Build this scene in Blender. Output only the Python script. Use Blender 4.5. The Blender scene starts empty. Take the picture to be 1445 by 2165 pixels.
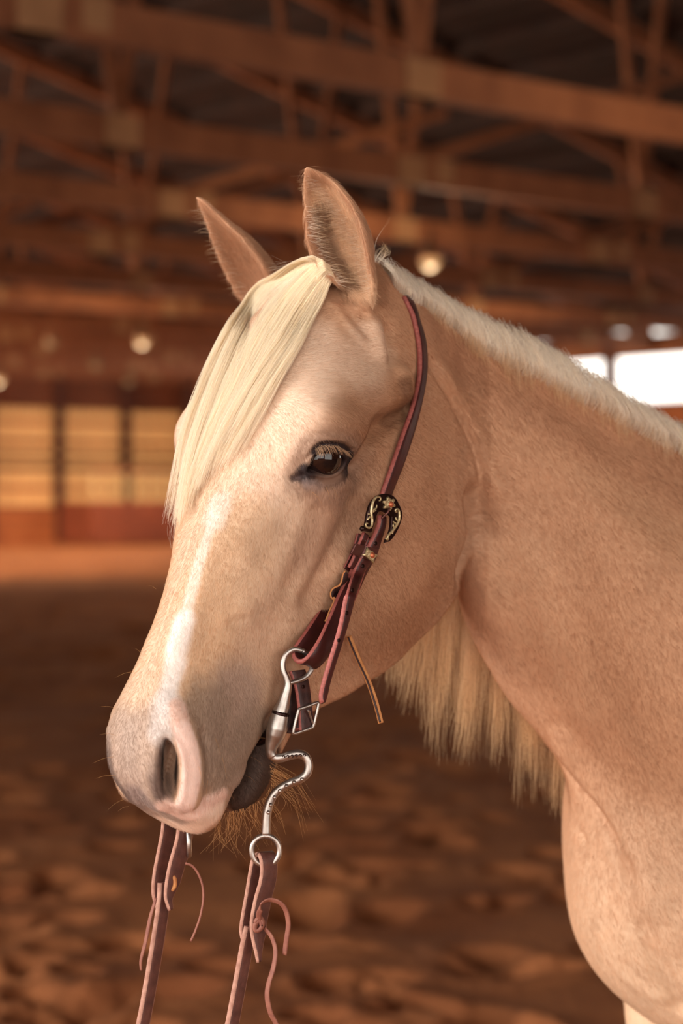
import bpy, bmesh, math, random
import numpy as np
from mathutils import Vector, Matrix
from mathutils.bvhtree import BVHTree
# ------------------------------------------------------------------ settings
SKY=3.2
KEY=730
FILL=250
LAMP_W=190
FAR=9000
ADDED_LAMP=900
VOX=.003
C_BODY=(194,150,117)
C_LOW=(230,202,172)
C_FACE=(220,192,166)
C_CHEEK=(180,137,105)
EYE_IN=.0150
N_FORE=11000
N_MANE=9000
N_COAT=300000
random.seed(7)
RNG = np.random.default_rng(7)
scn = bpy.context.scene
COL = scn.collection

# ------------------------------------------------------------------ camera
F_PX, CX, CY, EYE = 4210.0, 722.5, 1050.0, 1.5     # 70 mm lens, horizon row, camera height
cam_d = bpy.data.cameras.new('camera')
cam = bpy.data.objects.new('camera', cam_d)
COL.objects.link(cam)
cam.location = (0, 0, EYE)
cam.rotation_euler = (math.pi / 2, 0, 0)
cam_d.sensor_fit = 'VERTICAL'
cam_d.sensor_height = 36.0
cam_d.lens = 36.0 * F_PX / 2165.0
cam_d.shift_y = (CY - 2165 / 2) / 2165.0
cam_d.clip_end = 400
cam_d.dof.use_dof = True
cam_d.dof.focus_distance = 1.96
cam_d.dof.aperture_fstop = 3.9
scn.camera = cam

# ------------------------------------------------------------------ world, lamps, exposure
def lin(r, g, b):
    f = lambda c: (c / 12.92 if c <= .04045 else ((c + .055) / 1.055) ** 2.4)
    return tuple(f(c / 255) for c in (r, g, b))
world = bpy.data.worlds.new('sky'); scn.world = world; world.use_nodes = True
wn = world.node_tree.nodes; wl = world.node_tree.links
bg = wn['Background']; bg.inputs['Color'].default_value = (1.0, .93, .84, 1); bg.inputs['Strength'].default_value = SKY
def area(name, loc, look, sx, sy, watts, color):
    l = bpy.data.lights.new(name, 'AREA'); l.shape = 'RECTANGLE'; l.size = sx; l.size_y = sy; l.energy = watts; l.color = color
    o = bpy.data.objects.new(name, l); COL.objects.link(o); o.location = loc
    o.rotation_euler = (Vector(look) - Vector(loc)).to_track_quat('-Z', 'Y').to_euler()
    return o
area('daylight_side_door', (-6.6, -.4, 2.9), (.1, 2.2, 1.35), 3.2, 3.2, KEY, (1, .95, .90))
area('added_front_fill', (-.6, -6.4, 2.6), (.3, 2.2, 1.3), 5.0, 4.0, FILL, (1, .93, .86))  # added fill light behind the camera, lifts neck and cheek
area('added_far_fill', tuple(-.633 * 45 * np.array([1, 0, 0]) + .774 * 45 * np.array([0, 1, 0]) - 6.5 * np.array([.774, .633, 0]) + np.array([0, 0, 2.4])), (-.633 * 47 + .774 * 30, .774 * 47 + .633 * 30, -4.0), 17.0, 4.2, FAR, (1, .82, .62))  # added fill light, unseen, brightens the far sand and kickboards
scn.view_settings.view_transform = 'Standard'
scn.view_settings.look = 'None'
scn.view_settings.exposure = 0.0
scn.view_settings.gamma = 1.0
scn.view_settings.use_curve_mapping = False

# ------------------------------------------------------------------ helpers
def at(px, py, d):
    """world point that lies at depth d along the sight line through a photo pixel"""
    return np.array([(px - CX) / F_PX * d, d, EYE - (py - CY) / F_PX * d])

def to_px(V):
    V = np.asarray(V)
    return np.stack([CX + F_PX * V[..., 0] / V[..., 1], CY - F_PX * (V[..., 2] - EYE) / V[..., 1]], -1)

def catmull(P, n, closed=False):
    """resample a polyline through its points with a centripetal-ish Catmull-Rom spline"""
    P = np.asarray(P, float)
    m = len(P)
    if closed:
        Q = np.concatenate([P[-1:], P, P[:2]])
        segs = m
    else:
        Q = np.concatenate([2 * P[:1] - P[1:2], P, 2 * P[-1:] - P[-2:-1]])
        segs = m - 1
    ts = np.linspace(0, segs, n, endpoint=not closed)
    i = np.minimum(ts.astype(int), segs - 1)
    f = (ts - i)[:, None]
    p0, p1, p2, p3 = Q[i], Q[i + 1], Q[i + 2], Q[i + 3]
    return 0.5 * (2 * p1 + (p2 - p0) * f + (2 * p0 - 5 * p1 + 4 * p2 - p3) * f ** 2 + (3 * p1 - p0 - 3 * p2 + p3) * f ** 3)

def even(P, n):
    """spline then resample to n points of equal arc length"""
    C = catmull(P, max(n * 6, 60))
    s = np.concatenate([[0], np.cumsum(np.linalg.norm(np.diff(C, axis=0), axis=1))])
    t = np.linspace(0, s[-1], n)
    return np.stack([np.interp(t, s, C[:, k]) for k in range(C.shape[1])], 1)

def grid_faces(nu, nv, wrap_v=True, off=0):
    f = []
    for i in range(nu - 1):
        for j in range(nv if wrap_v else nv - 1):
            j2 = (j + 1) % nv
            f.append((off + i * nv + j, off + i * nv + j2, off + (i + 1) * nv + j2, off + (i + 1) * nv + j))
    return f

def loft(rings):
    """closed tube through rings (list of (n,3)), capped with fans"""
    n = len(rings[0]); m = len(rings)
    V = [np.asarray(r, float) for r in rings]
    F = grid_faces(m, n)
    V = np.concatenate(V + [V[0].mean(0)[None], V[-1].mean(0)[None]])
    a, b = m * n, m * n + 1
    for j in range(n):
        F.append((a, (j + 1) % n, j))
        F.append((b, (m - 1) * n + j, (m - 1) * n + (j + 1) % n))
    return V, F

def mesh_obj(name, V, F, mat=None, parent=None, smooth=True):
    me = bpy.data.meshes.new(name)
    me.from_pydata([tuple(v) for v in V], [], [tuple(f) for f in F])
    me.update()
    if smooth:
        me.polygons.foreach_set('use_smooth', [True] * len(me.polygons))
    o = bpy.data.objects.new(name, me)
    COL.objects.link(o)
    if mat: me.materials.append(mat)
    if parent is not None: o.parent = parent
    return o

def verts_of(me):
    a = np.empty(len(me.vertices) * 3); me.vertices.foreach_get('co', a)
    return a.reshape(-1, 3)

def set_verts(me, V):
    me.vertices.foreach_set('co', np.ascontiguousarray(V, float).ravel()); me.update()

def normals_of(me):
    a = np.empty(len(me.vertices) * 3); me.vertex_normals.foreach_get('vector', a)
    return a.reshape(-1, 3)

def edges_of(me):
    a = np.empty(len(me.edges) * 2, dtype=np.int64); me.edges.foreach_get('vertices', a)
    return a.reshape(-1, 2)

def laplace(V, E, it, lam=0.5, mask=None):
    n = len(V)
    deg = np.bincount(E.ravel(), minlength=n).astype(float)[:, None]
    for _ in range(it):
        S = np.empty_like(V)
        for k in range(3):
            S[:, k] = np.bincount(E[:, 0], V[E[:, 1], k], n) + np.bincount(E[:, 1], V[E[:, 0], k], n)
        D = S / np.maximum(deg, 1) - V
        V = V + lam * (D if mask is None else D * mask[:, None])
    return V

# ------------------------------------------------------------------ materials
def mat(name, color=(.5, .5, .5), rough=.5, metal=0.0, noise=None, bump=None, spec=.5, coords='Object'):
    """principled material; noise = (scale, second colour, amount), bump = (scale, strength, distance)"""
    m = bpy.data.materials.new(name); m.use_nodes = True
    nt = m.node_tree; b = nt.nodes['Principled BSDF']
    b.inputs['Base Color'].default_value = (*color, 1); b.inputs['Roughness'].default_value = rough
    b.inputs['Metallic'].default_value = metal; b.inputs['Specular IOR Level'].default_value = spec
    tc = nt.nodes.new('ShaderNodeTexCoord')
    if noise:
        n = nt.nodes.new('ShaderNodeTexNoise'); n.inputs['Scale'].default_value = noise[0]; n.inputs['Detail'].default_value = 5
        nt.links.new(tc.outputs[coords], n.inputs['Vector'])
        r = nt.nodes.new('ShaderNodeMapRange'); r.inputs[1].default_value = .35; r.inputs[2].default_value = .65; r.inputs[4].default_value = noise[2]
        nt.links.new(n.outputs['Fac'], r.inputs[0])
        mx = nt.nodes.new('ShaderNodeMix'); mx.data_type = 'RGBA'
        mx.inputs[6].default_value = (*color, 1); mx.inputs[7].default_value = (*noise[1], 1)
        nt.links.new(r.outputs[0], mx.inputs[0]); nt.links.new(mx.outputs[2], b.inputs['Base Color'])
    if bump:
        n = nt.nodes.new('ShaderNodeTexNoise'); n.inputs['Scale'].default_value = bump[0]; n.inputs['Detail'].default_value = 4
        nt.links.new(tc.outputs[coords], n.inputs['Vector'])
        bp = nt.nodes.new('ShaderNodeBump'); bp.inputs['Strength'].default_value = bump[1]; bp.inputs['Distance'].default_value = bump[2]
        nt.links.new(n.outputs['Fac'], bp.inputs['Height']); nt.links.new(bp.outputs[0], b.inputs['Normal'])
    return m
def hair_mat(name, root, tip, spread, rough=.45, attr=None, spec=.35, thru=.4):
    """strand material: root to tip colour, each strand a little lighter or darker"""
    m = bpy.data.materials.new(name); m.use_nodes = True
    nt = m.node_tree; b = nt.nodes['Principled BSDF']; b.inputs['Roughness'].default_value = rough
    b.inputs['Specular IOR Level'].default_value = spec
    hi = nt.nodes.new('ShaderNodeHairInfo')
    mx = nt.nodes.new('ShaderNodeMix'); mx.data_type = 'RGBA'
    mx.inputs[6].default_value = (*root, 1); mx.inputs[7].default_value = (*tip, 1)
    nt.links.new(hi.outputs['Intercept'], mx.inputs[0])
    src = mx.outputs[2]
    if attr:
        a = nt.nodes.new('ShaderNodeAttribute'); a.attribute_name = attr; src = a.outputs['Color']
    hs = nt.nodes.new('ShaderNodeHueSaturation')
    mr = nt.nodes.new('ShaderNodeMapRange'); mr.inputs[3].default_value = 1 - spread; mr.inputs[4].default_value = 1 + spread
    nt.links.new(hi.outputs['Random'], mr.inputs[0]); nt.links.new(mr.outputs[0], hs.inputs['Value'])
    nt.links.new(src, hs.inputs['Color']); nt.links.new(hs.outputs[0], b.inputs['Base Color'])
    tr = nt.nodes.new('ShaderNodeBsdfTranslucent'); nt.links.new(hs.outputs[0], tr.inputs['Color'])
    ms = nt.nodes.new('ShaderNodeMixShader'); ms.inputs[0].default_value = thru
    nt.links.new(b.outputs[0], ms.inputs[1]); nt.links.new(tr.outputs[0], ms.inputs[2])
    nt.links.new(ms.outputs[0], nt.nodes['Material Output'].inputs['Surface'])
    return m
M = {}
M['wood'] = mat('truss_timber', lin(160, 100, 64), .8, noise=(2.5, lin(130, 76, 46), .8), bump=(18, .3, .01))
M['plate'] = mat('gusset_plywood', lin(186, 136, 94), .75, noise=(3, lin(160, 112, 74), .7))
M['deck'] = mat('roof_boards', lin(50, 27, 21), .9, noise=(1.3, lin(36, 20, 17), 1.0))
M['skylight'] = mat('skylight_sheet', lin(230, 200, 160), .6, noise=(.8, lin(210, 176, 132), .6))
nt = M['skylight'].node_tree; tr = nt.nodes.new('ShaderNodeBsdfTranslucent'); tr.inputs['Color'].default_value = (*lin(250, 214, 170), 1)
ms = nt.nodes.new('ShaderNodeMixShader'); ms.inputs[0].default_value = .6
nt.links.new(nt.nodes['Principled BSDF'].outputs[0], ms.inputs[1]); nt.links.new(tr.outputs[0], ms.inputs[2]); nt.links.new(ms.outputs[0], nt.nodes['Material Output'].inputs['Surface'])
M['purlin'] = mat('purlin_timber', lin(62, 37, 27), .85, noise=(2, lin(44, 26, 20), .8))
M['sand'] = mat('arena_sand', lin(176, 112, 70), .95, noise=(1.1, lin(140, 82, 50), .9), bump=(22, .6, .02), spec=.15)
M['panel'] = mat('wall_sheet', lin(222, 164, 104), .6, noise=(.6, lin(200, 140, 86), .8))
nt = M['panel'].node_tree
tr = nt.nodes.new('ShaderNodeBsdfTranslucent'); tr.inputs['Color'].default_value = (*lin(236, 178, 112), 1)
ms = nt.nodes.new('ShaderNodeMixShader'); ms.inputs[0].default_value = .15
nt.links.new(nt.nodes['Principled BSDF'].outputs[0], ms.inputs[1]); nt.links.new(tr.outputs[0], ms.inputs[2]); nt.links.new(ms.outputs[0], nt.nodes['Material Output'].inputs['Surface'])
M['post'] = mat('wall_post_timber', lin(92, 50, 34), .85, noise=(3, lin(70, 36, 26), .8))
M['kick'] = mat('kickboard_timber', lin(186, 108, 62), .85, noise=(1.2, lin(160, 88, 50), .8))
M['red'] = mat('red_brown_boards', lin(146, 72, 42), .8, noise=(1.5, lin(118, 56, 34), .7))
M['header'] = mat('header_boards', lin(130, 74, 46), .85, noise=(1, lin(100, 55, 36), .8))
M['rail'] = mat('pale_rail', lin(220, 185, 130), .6)
M['leather'] = mat('oiled_leather', lin(70, 26, 24), .42, noise=(60, lin(50, 20, 20), .8), bump=(900, .25, .0006))
M['edge'] = mat('leather_edge', lin(168, 92, 84), .6, noise=(300, lin(130, 66, 60), .8), bump=(1200, .35, .0006))
M['rein'] = mat('worn_rein_leather', lin(106, 64, 54), .55, noise=(90, lin(78, 44, 38), .9), bump=(700, .35, .0008))
M['rein_edge'] = mat('worn_rein_edge', lin(182, 138, 120), .75, noise=(160, lin(150, 104, 88), .8), bump=(900, .4, .0008))
M['curb'] = mat('dark_curb_leather', lin(74, 44, 40), .5, noise=(120, lin(48, 28, 28), .9), bump=(800, .4, .0007))
M['lace'] = mat('rawhide_lace', lin(214, 150, 92), .7, noise=(200, lin(180, 112, 66), .7))
M['lace_dark'] = mat('latigo_lace', lin(62, 34, 32), .5, noise=(120, lin(44, 24, 24), .8))
M['lace_red'] = mat('rein_lace', lin(138, 86, 68), .65, noise=(150, lin(116, 64, 52), .8))
M['steel'] = mat('brushed_steel', lin(190, 184, 178), .38, 1.0, noise=(120, lin(160, 152, 146), .7), bump=(600, .08, .0004))
M['black_steel'] = mat('browned_steel', lin(58, 40, 38), .3, .85, noise=(150, lin(44, 30, 28), .7))
M['silver'] = mat('engraved_silver', lin(222, 206, 164), .38, .7, noise=(500, lin(150, 130, 90), .8), bump=(900, .4, .0005))
M['copper'] = mat('copper_dot', lin(196, 112, 78), .4, .6)
M['keeper'] = mat('keeper_steel', lin(110, 74, 70), .4, .8)
M['hoof'] = mat('hoof_horn', lin(120, 96, 80), .6, noise=(40, lin(90, 70, 58), .8))
lamp = bpy.data.materials.new('lamp_glow'); lamp.use_nodes = True
lb = lamp.node_tree.nodes['Principled BSDF']; lb.inputs['Emission Color'].default_value = (*lin(255, 190, 120), 1); lb.inputs['Base Color'].default_value = (.04, .03, .02, 1); lb.inputs['Emission Strength'].default_value = .6
M['lamp'] = lamp
M['lamp_added'] = lamp.copy(); M['lamp_added'].name = 'lamp_glow_dim'; M['lamp_added'].node_tree.nodes['Principled BSDF'].inputs['Emission Strength'].default_value = .22
M['lamp_body'] = mat('lamp_housing', lin(150, 110, 80), .5, .6)

# ------------------------------------------------------------------ the arena
def tag(o, label, cat, group=None, kind=None):
    if label: o['label'] = label
    if cat: o['category'] = cat
    if group: o['group'] = group
    if kind: o['kind'] = kind
    return o
def empty(name, loc=(0, 0, 0)):
    o = bpy.data.objects.new(name, None); COL.objects.link(o); o.location = loc; o.empty_display_size = .1
    return o
def part(name, V, F, m, parent, smooth=False):
    """a mesh in world coordinates, made a child of its thing and given the thing's origin"""
    b = np.array(parent.location) if parent else np.zeros(3)
    p = parent
    while p is not None and p.parent is not None:
        p = p.parent; b = b + np.array(p.location)
    return mesh_obj(name, np.asarray(V, float) - b, F, m, parent, smooth)
AX = np.array([-.633, .774, 0.0]); BX = np.array([.774, .633, 0.0]); UP = np.array([0, 0, 1.0])
def ar(a, b, z): return AX * a + BX * b + UP * z             # arena frame: along, across, up
BOXF = [(0, 1, 3, 2), (4, 6, 7, 5), (0, 4, 5, 1), (2, 3, 7, 6), (0, 2, 6, 4), (1, 5, 7, 3)]
def bar(p, q, w, h, up=UP):
    """squared timber from p to q, w wide and h high"""
    p, q = np.asarray(p, float), np.asarray(q, float); d = q - p; d /= np.linalg.norm(d)
    s = np.cross(d, up)
    if np.linalg.norm(s) < 1e-6: s = np.cross(d, AX)
    s /= np.linalg.norm(s); u = np.cross(s, d)
    V = [e + s * w * i / 2 + u * h * j / 2 for e in (p, q) for i in (-1, 1) for j in (-1, 1)]
    return np.array(V), BOXF
def abox(a0, a1, b0, b1, z0, z1):
    return np.array([ar(a, b, z) for a in (a0, a1) for b in (b0, b1) for z in (z0, z1)]), BOXF
def join(list_):
    Vs, Fs, off = [], [], 0
    for V, F in list_:
        Vs.append(V); Fs += [tuple(i + off for i in f) for f in F]; off += len(V)
    return np.concatenate(Vs), Fs

A_END, B_R, B_L, EAVE = 57.0, 39.7, -6.4, 5.4
A_BACK = -8.0
RIDGE_B = (B_R + B_L) / 2; SLOPE = .25
def roof_z(b): return EAVE + .45 + (RIDGE_B - B_L - abs(b - RIDGE_B)) * SLOPE

# floor: raked sand, hoof prints and clods as real relief near by, plain beyond
def value_noise(x, y, seed):
    r = np.random.default_rng(seed); G = r.random((257, 257))
    xi = np.floor(x).astype(int); yi = np.floor(y).astype(int); fx = x - xi; fy = y - yi
    fx = fx * fx * (3 - 2 * fx); fy = fy * fy * (3 - 2 * fy)
    g = lambda i, j: G[i % 257, j % 257]
    return (g(xi, yi) * (1 - fx) + g(xi + 1, yi) * fx) * (1 - fy) + (g(xi, yi + 1) * (1 - fx) + g(xi + 1, yi + 1) * fx) * fy
def sand_floor():
    ys = [-3.0]; 
    while ys[-1] < 46: ys.append(ys[-1] + (.22 if ys[-1] < 4.5 else max(.035, .0058 * ys[-1])))
    ys = np.array(ys); nx = 300
    X = np.empty((len(ys), nx)); Y = np.repeat(ys[:, None], nx, 1)
    for i, y in enumerate(ys):
        hw = max(3.2, y * .24 + 1.2); X[i] = np.linspace(-hw, hw, nx)
    Z = .06 * (value_noise(X * .9 + 40, Y * .7 + 40, 1) - .5) + .03 * (value_noise(X * 2.6 + 90, Y * 2.0 + 90, 2) - .5) + .010 * (value_noise(X * 7 + 90, Y * 7 + 90, 3) - .5)
    r = np.random.default_rng(5)
    n = 1500
    dy = 4.6 + 42 * r.random(n) ** 1.35; dx = (r.random(n) * 2 - 1) * (dy * .22 + .9)
    for x0, y0 in zip(dx, dy):
        s = .06 + .06 * r.random() ** 2; a = r.random() * 3.1
        i0, i1 = np.searchsorted(ys, [y0 - 4 * s, y0 + 4 * s])
        if i1 - i0 < 1: continue
        u = X[i0:i1] - x0; v = Y[i0:i1] - y0
        q = np.hypot((u * math.cos(a) + v * math.sin(a)) / 1.25, -u * math.sin(a) + v * math.cos(a)) / s
        Z[i0:i1] += -(.045 + .055 * r.random()) * np.exp(-q ** 4) + .010 * np.exp(-((q - 1.5) / .45) ** 2)
    fade = np.clip((ys - 3.0) / 1.5, 0, 1)[:, None]
    Z = Z * (0.35 + .65 * fade) - .10 * np.clip((ys - 38) / 8, 0, 1)[:, None] ** 2
    near_horse = np.exp(-(((X - 1.0) / 1.4) ** 2 + ((Y - 2.3) / .8) ** 2)); Z *= 1 - .95 * np.clip(near_horse * 1.5, 0, 1)
    V = np.stack([X, Y, Z], -1).reshape(-1, 3)
    return V, grid_faces(len(ys), nx, False)
V, F = sand_floor()
fl = mesh_obj('floor', V, F, M['sand']); fl['kind'] = 'structure'
V, F = abox(A_BACK, A_END + .4, B_L, B_R + .4, -.35, -.10)
fl2 = mesh_obj('floor', V, F, M['sand'], smooth=False); fl2['kind'] = 'structure'

# roof: board deck on purlins
ceil = empty('ceiling'); ceil['kind'] = 'structure'
for b0, b1 in ((B_L, RIDGE_B), (RIDGE_B, B_R)):
    for k, (a0, a1) in enumerate([(A_BACK, A_END)]):
        V = np.array([ar(a, b, roof_z(b) + dz) for a in (a0, a1) for b in (b0, b1) for dz in ((.16, .22) if k % 2 == 0 else (.18, .185))])
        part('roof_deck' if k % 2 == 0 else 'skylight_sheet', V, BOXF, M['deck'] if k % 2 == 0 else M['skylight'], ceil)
for b in np.arange(B_L + .6, B_R, 1.22):
    if abs(b - RIDGE_B) < .2: continue
    V, F = bar(ar(-2, b, roof_z(b) + .06), ar(A_END, b, roof_z(b) + .06), .09, .2)
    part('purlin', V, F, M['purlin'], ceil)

# trusses across the arena
ORD = ['nearest', 'second', 'third', 'fourth', 'fifth', 'sixth', 'seventh', 'eighth', 'ninth', 'tenth', 'eleventh']

for k in range(11):
    a = 14.6 + 4.2 * k; zc = EAVE + .18
    t = empty('roof_truss', ar(a, RIDGE_B, zc))
    tag(t, f'brown timber roof truss with pale joint plates, {ORD[k]} of the row from the camera', 'truss', 'timber trusses under the arena roof')
    part('bottom_chord', *bar(ar(a, B_L, zc), ar(a, B_R, zc), .16, .36), M['wood'], t)
    for s in (-1, 1):
        part('top_chord', *bar(ar(a, RIDGE_B + s * (RIDGE_B - B_L), roof_z(B_L) - .12), ar(a, RIDGE_B, roof_z(RIDGE_B) - .12), .16, .3), M['wood'], t)
    NODES = np.arange(10.75 - .75 * (k % 3) - 2.15 * 7, B_R, 2.15)
    for i, b in enumerate(NODES):
        top = roof_z(b) - .2
        if i % 4 == 0:
            for s_ in (-1, 1):
                bt = b + s_ * .7
                part('web_brace', *bar(ar(a, b, zc), ar(a, bt, roof_z(bt) - .2), .09, .12), M['wood'], t)
        elif i % 4 == 2 and b + 5.2 < B_R:
            part('web_brace', *bar(ar(a, b, zc + .1), ar(a, b + 5.2, min(zc + 1.9, roof_z(b + 5.2) - .2)), .1, .15), M['wood'], t)
        if i % 2 == 0: part('joint_plate', *abox(a - .10, a + .10, b - .22, b + .22, zc - .18, zc + .18), M['plate'], t)
        if i % 4 == 2: part('joint_plate', *abox(a - .095, a + .095, b + .42, b + .70, zc - .10, zc + .2), M['plate'], t)

# end wall: sheets between dark posts, girts, kickboards below, header boards above
wall = empty('wall_end', ar(A_END, 30, 0)); wall['kind'] = 'structure'
step = 2.62; n = 0
EW = np.arange(B_R - 17 * step, B_R, step)
for i, b in enumerate(EW):
    b1 = min(b + step, B_R)
    V, F = [], []
    # ribbed sheet
    xs = np.linspace(b, b1, 41); Vs = []
    for j, x in enumerate(xs):
        off = .045 if (j // 2) % 2 else 0
        Vs += [ar(A_END + .12 + off, x, 1.15), ar(A_END + .12 + off, x, 4.45)]
    Fs = [(2 * j, 2 * j + 2, 2 * j + 3, 2 * j + 1) for j in range(40)]
    part('wall_sheet', np.array(Vs), Fs, M['panel'], wall)
    part('wall_post', *abox(A_END - .22, A_END, b - .16, b + .16, .02, EAVE), M['post'], wall)
    for z in (1.75, 2.45, 2.85, 3.3, 3.95):
        part('girt', *abox(A_END, A_END + .09, b + .16, b1 - .16, z - .07, z + .07), M['header'] if z in (2.45, 2.85) else M['kick'], wall)
    part('backing_board', *abox(A_END + .01, A_END + .05, b - .1, b1 + .1, -.1, 1.2), M['header'], wall)
    for z in (.0, .38, .76):
        part('kickboard', *abox(A_END - .14, A_END - .06, b + .17, b1 - .17, z + .01, z + .36), M['kick'], wall)
    for z in (4.45, 4.78, 5.11):
        part('header_board', *abox(A_END - .02, A_END + .06, b + .16, b1 - .16, z + .01, z + .32), M['header'], wall)
part('plinth', *abox(A_END - .24, A_END + .3, B_L, B_R, -.3, .02), M['kick'], wall)
part('corner_board', *abox(A_END - .6, A_END + .3, B_R - .16, B_R + .3, 0, EAVE + .4), M['post'], wall)
part('gable_boards', *abox(A_END + .15, A_END + .25, B_L, B_R, 4.4, 12.5), M['deck'], wall)

# right wall: posts, boards, a band of open bays under the eave
wr = empty('wall_right', ar(30, B_R, 0)); wr['kind'] = 'structure'
bay = 3.9
part('plinth', *abox(A_BACK, A_END, B_R - .05, B_R + .2, -.3, .02), M['kick'], wr)
for a in np.arange(2.0, A_END - 1, bay):
    a1 = min(a + bay, A_END)
    part('wall_post', *abox(a - .14, a + .14, B_R - .1, B_R + .2, 0, EAVE + .4), M['post'], wr)
    open_for_light = 39 < a and a1 < 54  # hidden bays left open, added so sky light reaches the far sand
    for z in np.arange(0, 3.9, .65):
        if open_for_light: continue
        part('wall_board', *abox(a + .15, a1 - .15, B_R + .05, B_R + .14, z + .01, z + .64), M['kick'], wr)
    if not open_for_light: part('backing_board', *abox(a + .15, a1 - .15, B_R + .15, B_R + .19, -.2, 3.95), M['header'], wr)
    part('sill_beam', *abox(a + .15, a1 - .15, B_R - .02, B_R + .16, 3.9, 4.02), M['wood'], wr)
    if a > A_END - 2.1 * bay:
        part('wall_board', *abox(a + .15, a1 - .15, B_R + .05, B_R + .14, 4.02, 5.22), M['panel'], wr)
    part('eave_beam', *abox(a + .15, a1 - .15, B_R - .02, B_R + .16, 5.22, EAVE + .4), M['wood'], wr)

# the side and back of the arena, out of the picture: boarded, a side doorway, back and far openings added for the light
wl_ = empty('wall_left', ar(20, B_L, 0)); wl_['kind'] = 'structure'
for a0, a1, z0, z1 in ((A_BACK, -3.2, -.2, 7), (2.2, 36, -.2, 7), (54, A_END, -.2, 7), (36, 54, 4.7, 7), (-3.2, 2.2, 4.6, 7)):
    part('wall_board', *abox(a0, a1, B_L - .12, B_L, z0, z1), M['kick'], wl_)
wb = empty('wall_back', ar(A_BACK, 15, 0)); wb['kind'] = 'structure'
for b0, b1, z0, z1 in ((B_L, -2.5, -.2, 12.5), (4.5, B_R, -.2, 12.5), (-2.5, 4.5, 5, 12.5)):
    part('wall_board', *abox(A_BACK - .12, A_BACK, b0, b1, z0, z1), M['kick'], wb)

# panelled box and rails in the far corner
g = empty('viewing_box', ar(A_END - 1.2, 36.6, 0)); tag(g, 'red-brown boarded box with a pale rail in the far corner of the arena', 'box')
for j, z in enumerate((.0, .45, .9)):
    part('board', *abox(A_END - 2.2, A_END - 2.1, 34.4, 38.9, z + .02, z + .43), M['red'], g)
part('side_board', *abox(A_END - 2.1, A_END - .3, 34.4, 34.5, .02, 1.33), M['red'], g)
part('top_rail', *abox(A_END - 2.25, A_END - 2.05, 34.4, 38.9, 2.28, 2.42), M['header'], g)
for b in np.arange(34.5, 38.9, .55):
    part('upright', *abox(A_END - 2.2, A_END - 2.1, b - .05, b + .05, 1.34, 2.28), M['rail'], g)

# hanging lamps
def hang_lamp(px, py, a, label, p=None, watts=None):
    if p is None:
        r = at(px, py, 1) - np.array([0, 0, EYE]); p = np.array([0, 0, EYE]) + r * (a / (r @ AX))
    b = p @ BX
    l = bpy.data.lights.new('lamp_light', 'SPOT' if watts else 'POINT');
    if watts: l.spot_size = math.radians(140); l.spot_blend = .4
    l.energy = watts or LAMP_W; l.color = (1, .74, .48); l.shadow_soft_size = .17
    lo = bpy.data.objects.new('lamp_light', l); COL.objects.link(lo); lo.location = p - UP * .42
    o = empty('hanging_lamp', p); tag(o, label, 'lamp', 'hanging lamps under the roof')
    t = np.linspace(0, 2 * np.pi, 24, endpoint=False)
    ring = lambda R, z: np.stack([p[0] + R * np.cos(t), p[1] + R * np.sin(t), np.full(24, p[2] + z)], 1)
    part('shade', *loft([ring(.15, -.02), ring(.14, .05), ring(.09, .16), ring(.05, .22), ring(.04, .34)]), M['lamp_body'], o, True)
    part('globe', *loft([ring(.02, -.15), ring(.08, -.13), ring(.12, -.08), ring(.13, -.02), ring(.11, .0)]), M['lamp_added' if watts else 'lamp'], o, True)
    part('cord', *bar(p + UP * .33, ar(p @ AX, b, roof_z(b) + .05), .02, .02), M['post'], o)
hang_lamp(910, 548, 20.9, 'round glowing lamp hanging above the horse\'s neck')
hang_lamp(300, 718, 33.5, 'round glowing lamp hanging over the arena to the left of the horse\'s head')
hang_lamp(-4, 800, 40.0, 'round glowing lamp cut by the left edge, over the far end of the arena')

hang_lamp(0, 0, 0, 'added round hanging lamp over the middle of the arena, out to the right', ar(12, 16, 4.3))  # this lamp and the next are added to brighten the roof timbers
hang_lamp(0, 0, 0, 'added round hanging lamp far out to the right near the boarded wall', ar(30, 30, 4.3))
for (a, b), lab in (((40, 24), 'largest lamp of the far row, to the left of the horse\'s head'), ((46, 29), 'small lamp in the middle of the far row, left of the horse\'s head'), ((52, 34), 'small lamp of the far row closest to the horse\'s forelock'),
                    ((36, 19), 'lamp of the added far row beyond the left edge, over the open sand'), ((51, 28), 'small added lamp at the left edge over the foot of the end wall')):
    hang_lamp(0, 0, 0, lab, ar(a, b, 5.1), ADDED_LAMP)  # added spot lamps that brighten the far sand and kickboards

# ------------------------------------------------------------------ the horse: head
HEAD_R = np.array([[-0.37016637, 0.74492764, -0.55503123],
                   [-0.45067492, -0.66645713, -0.59390825],
                   [-0.81232319, 0.03029379, 0.58242022]])
HEAD_T = np.array([-0.02866, 2.10168, EYE + 0.21823])
HEAD_S = np.array([0.92697, 0.97768, 1.06347]) * 0.998 / 100.0

def head(p):
    """head coordinates in cm (x poll to muzzle, y to the near side, z out of the forehead) to world"""
    return (np.asarray(p, float) * HEAD_S) @ HEAD_R.T + HEAD_T

def unhead(w):
    return ((np.asarray(w, float) - HEAD_T) @ HEAD_R) / HEAD_S

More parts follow.
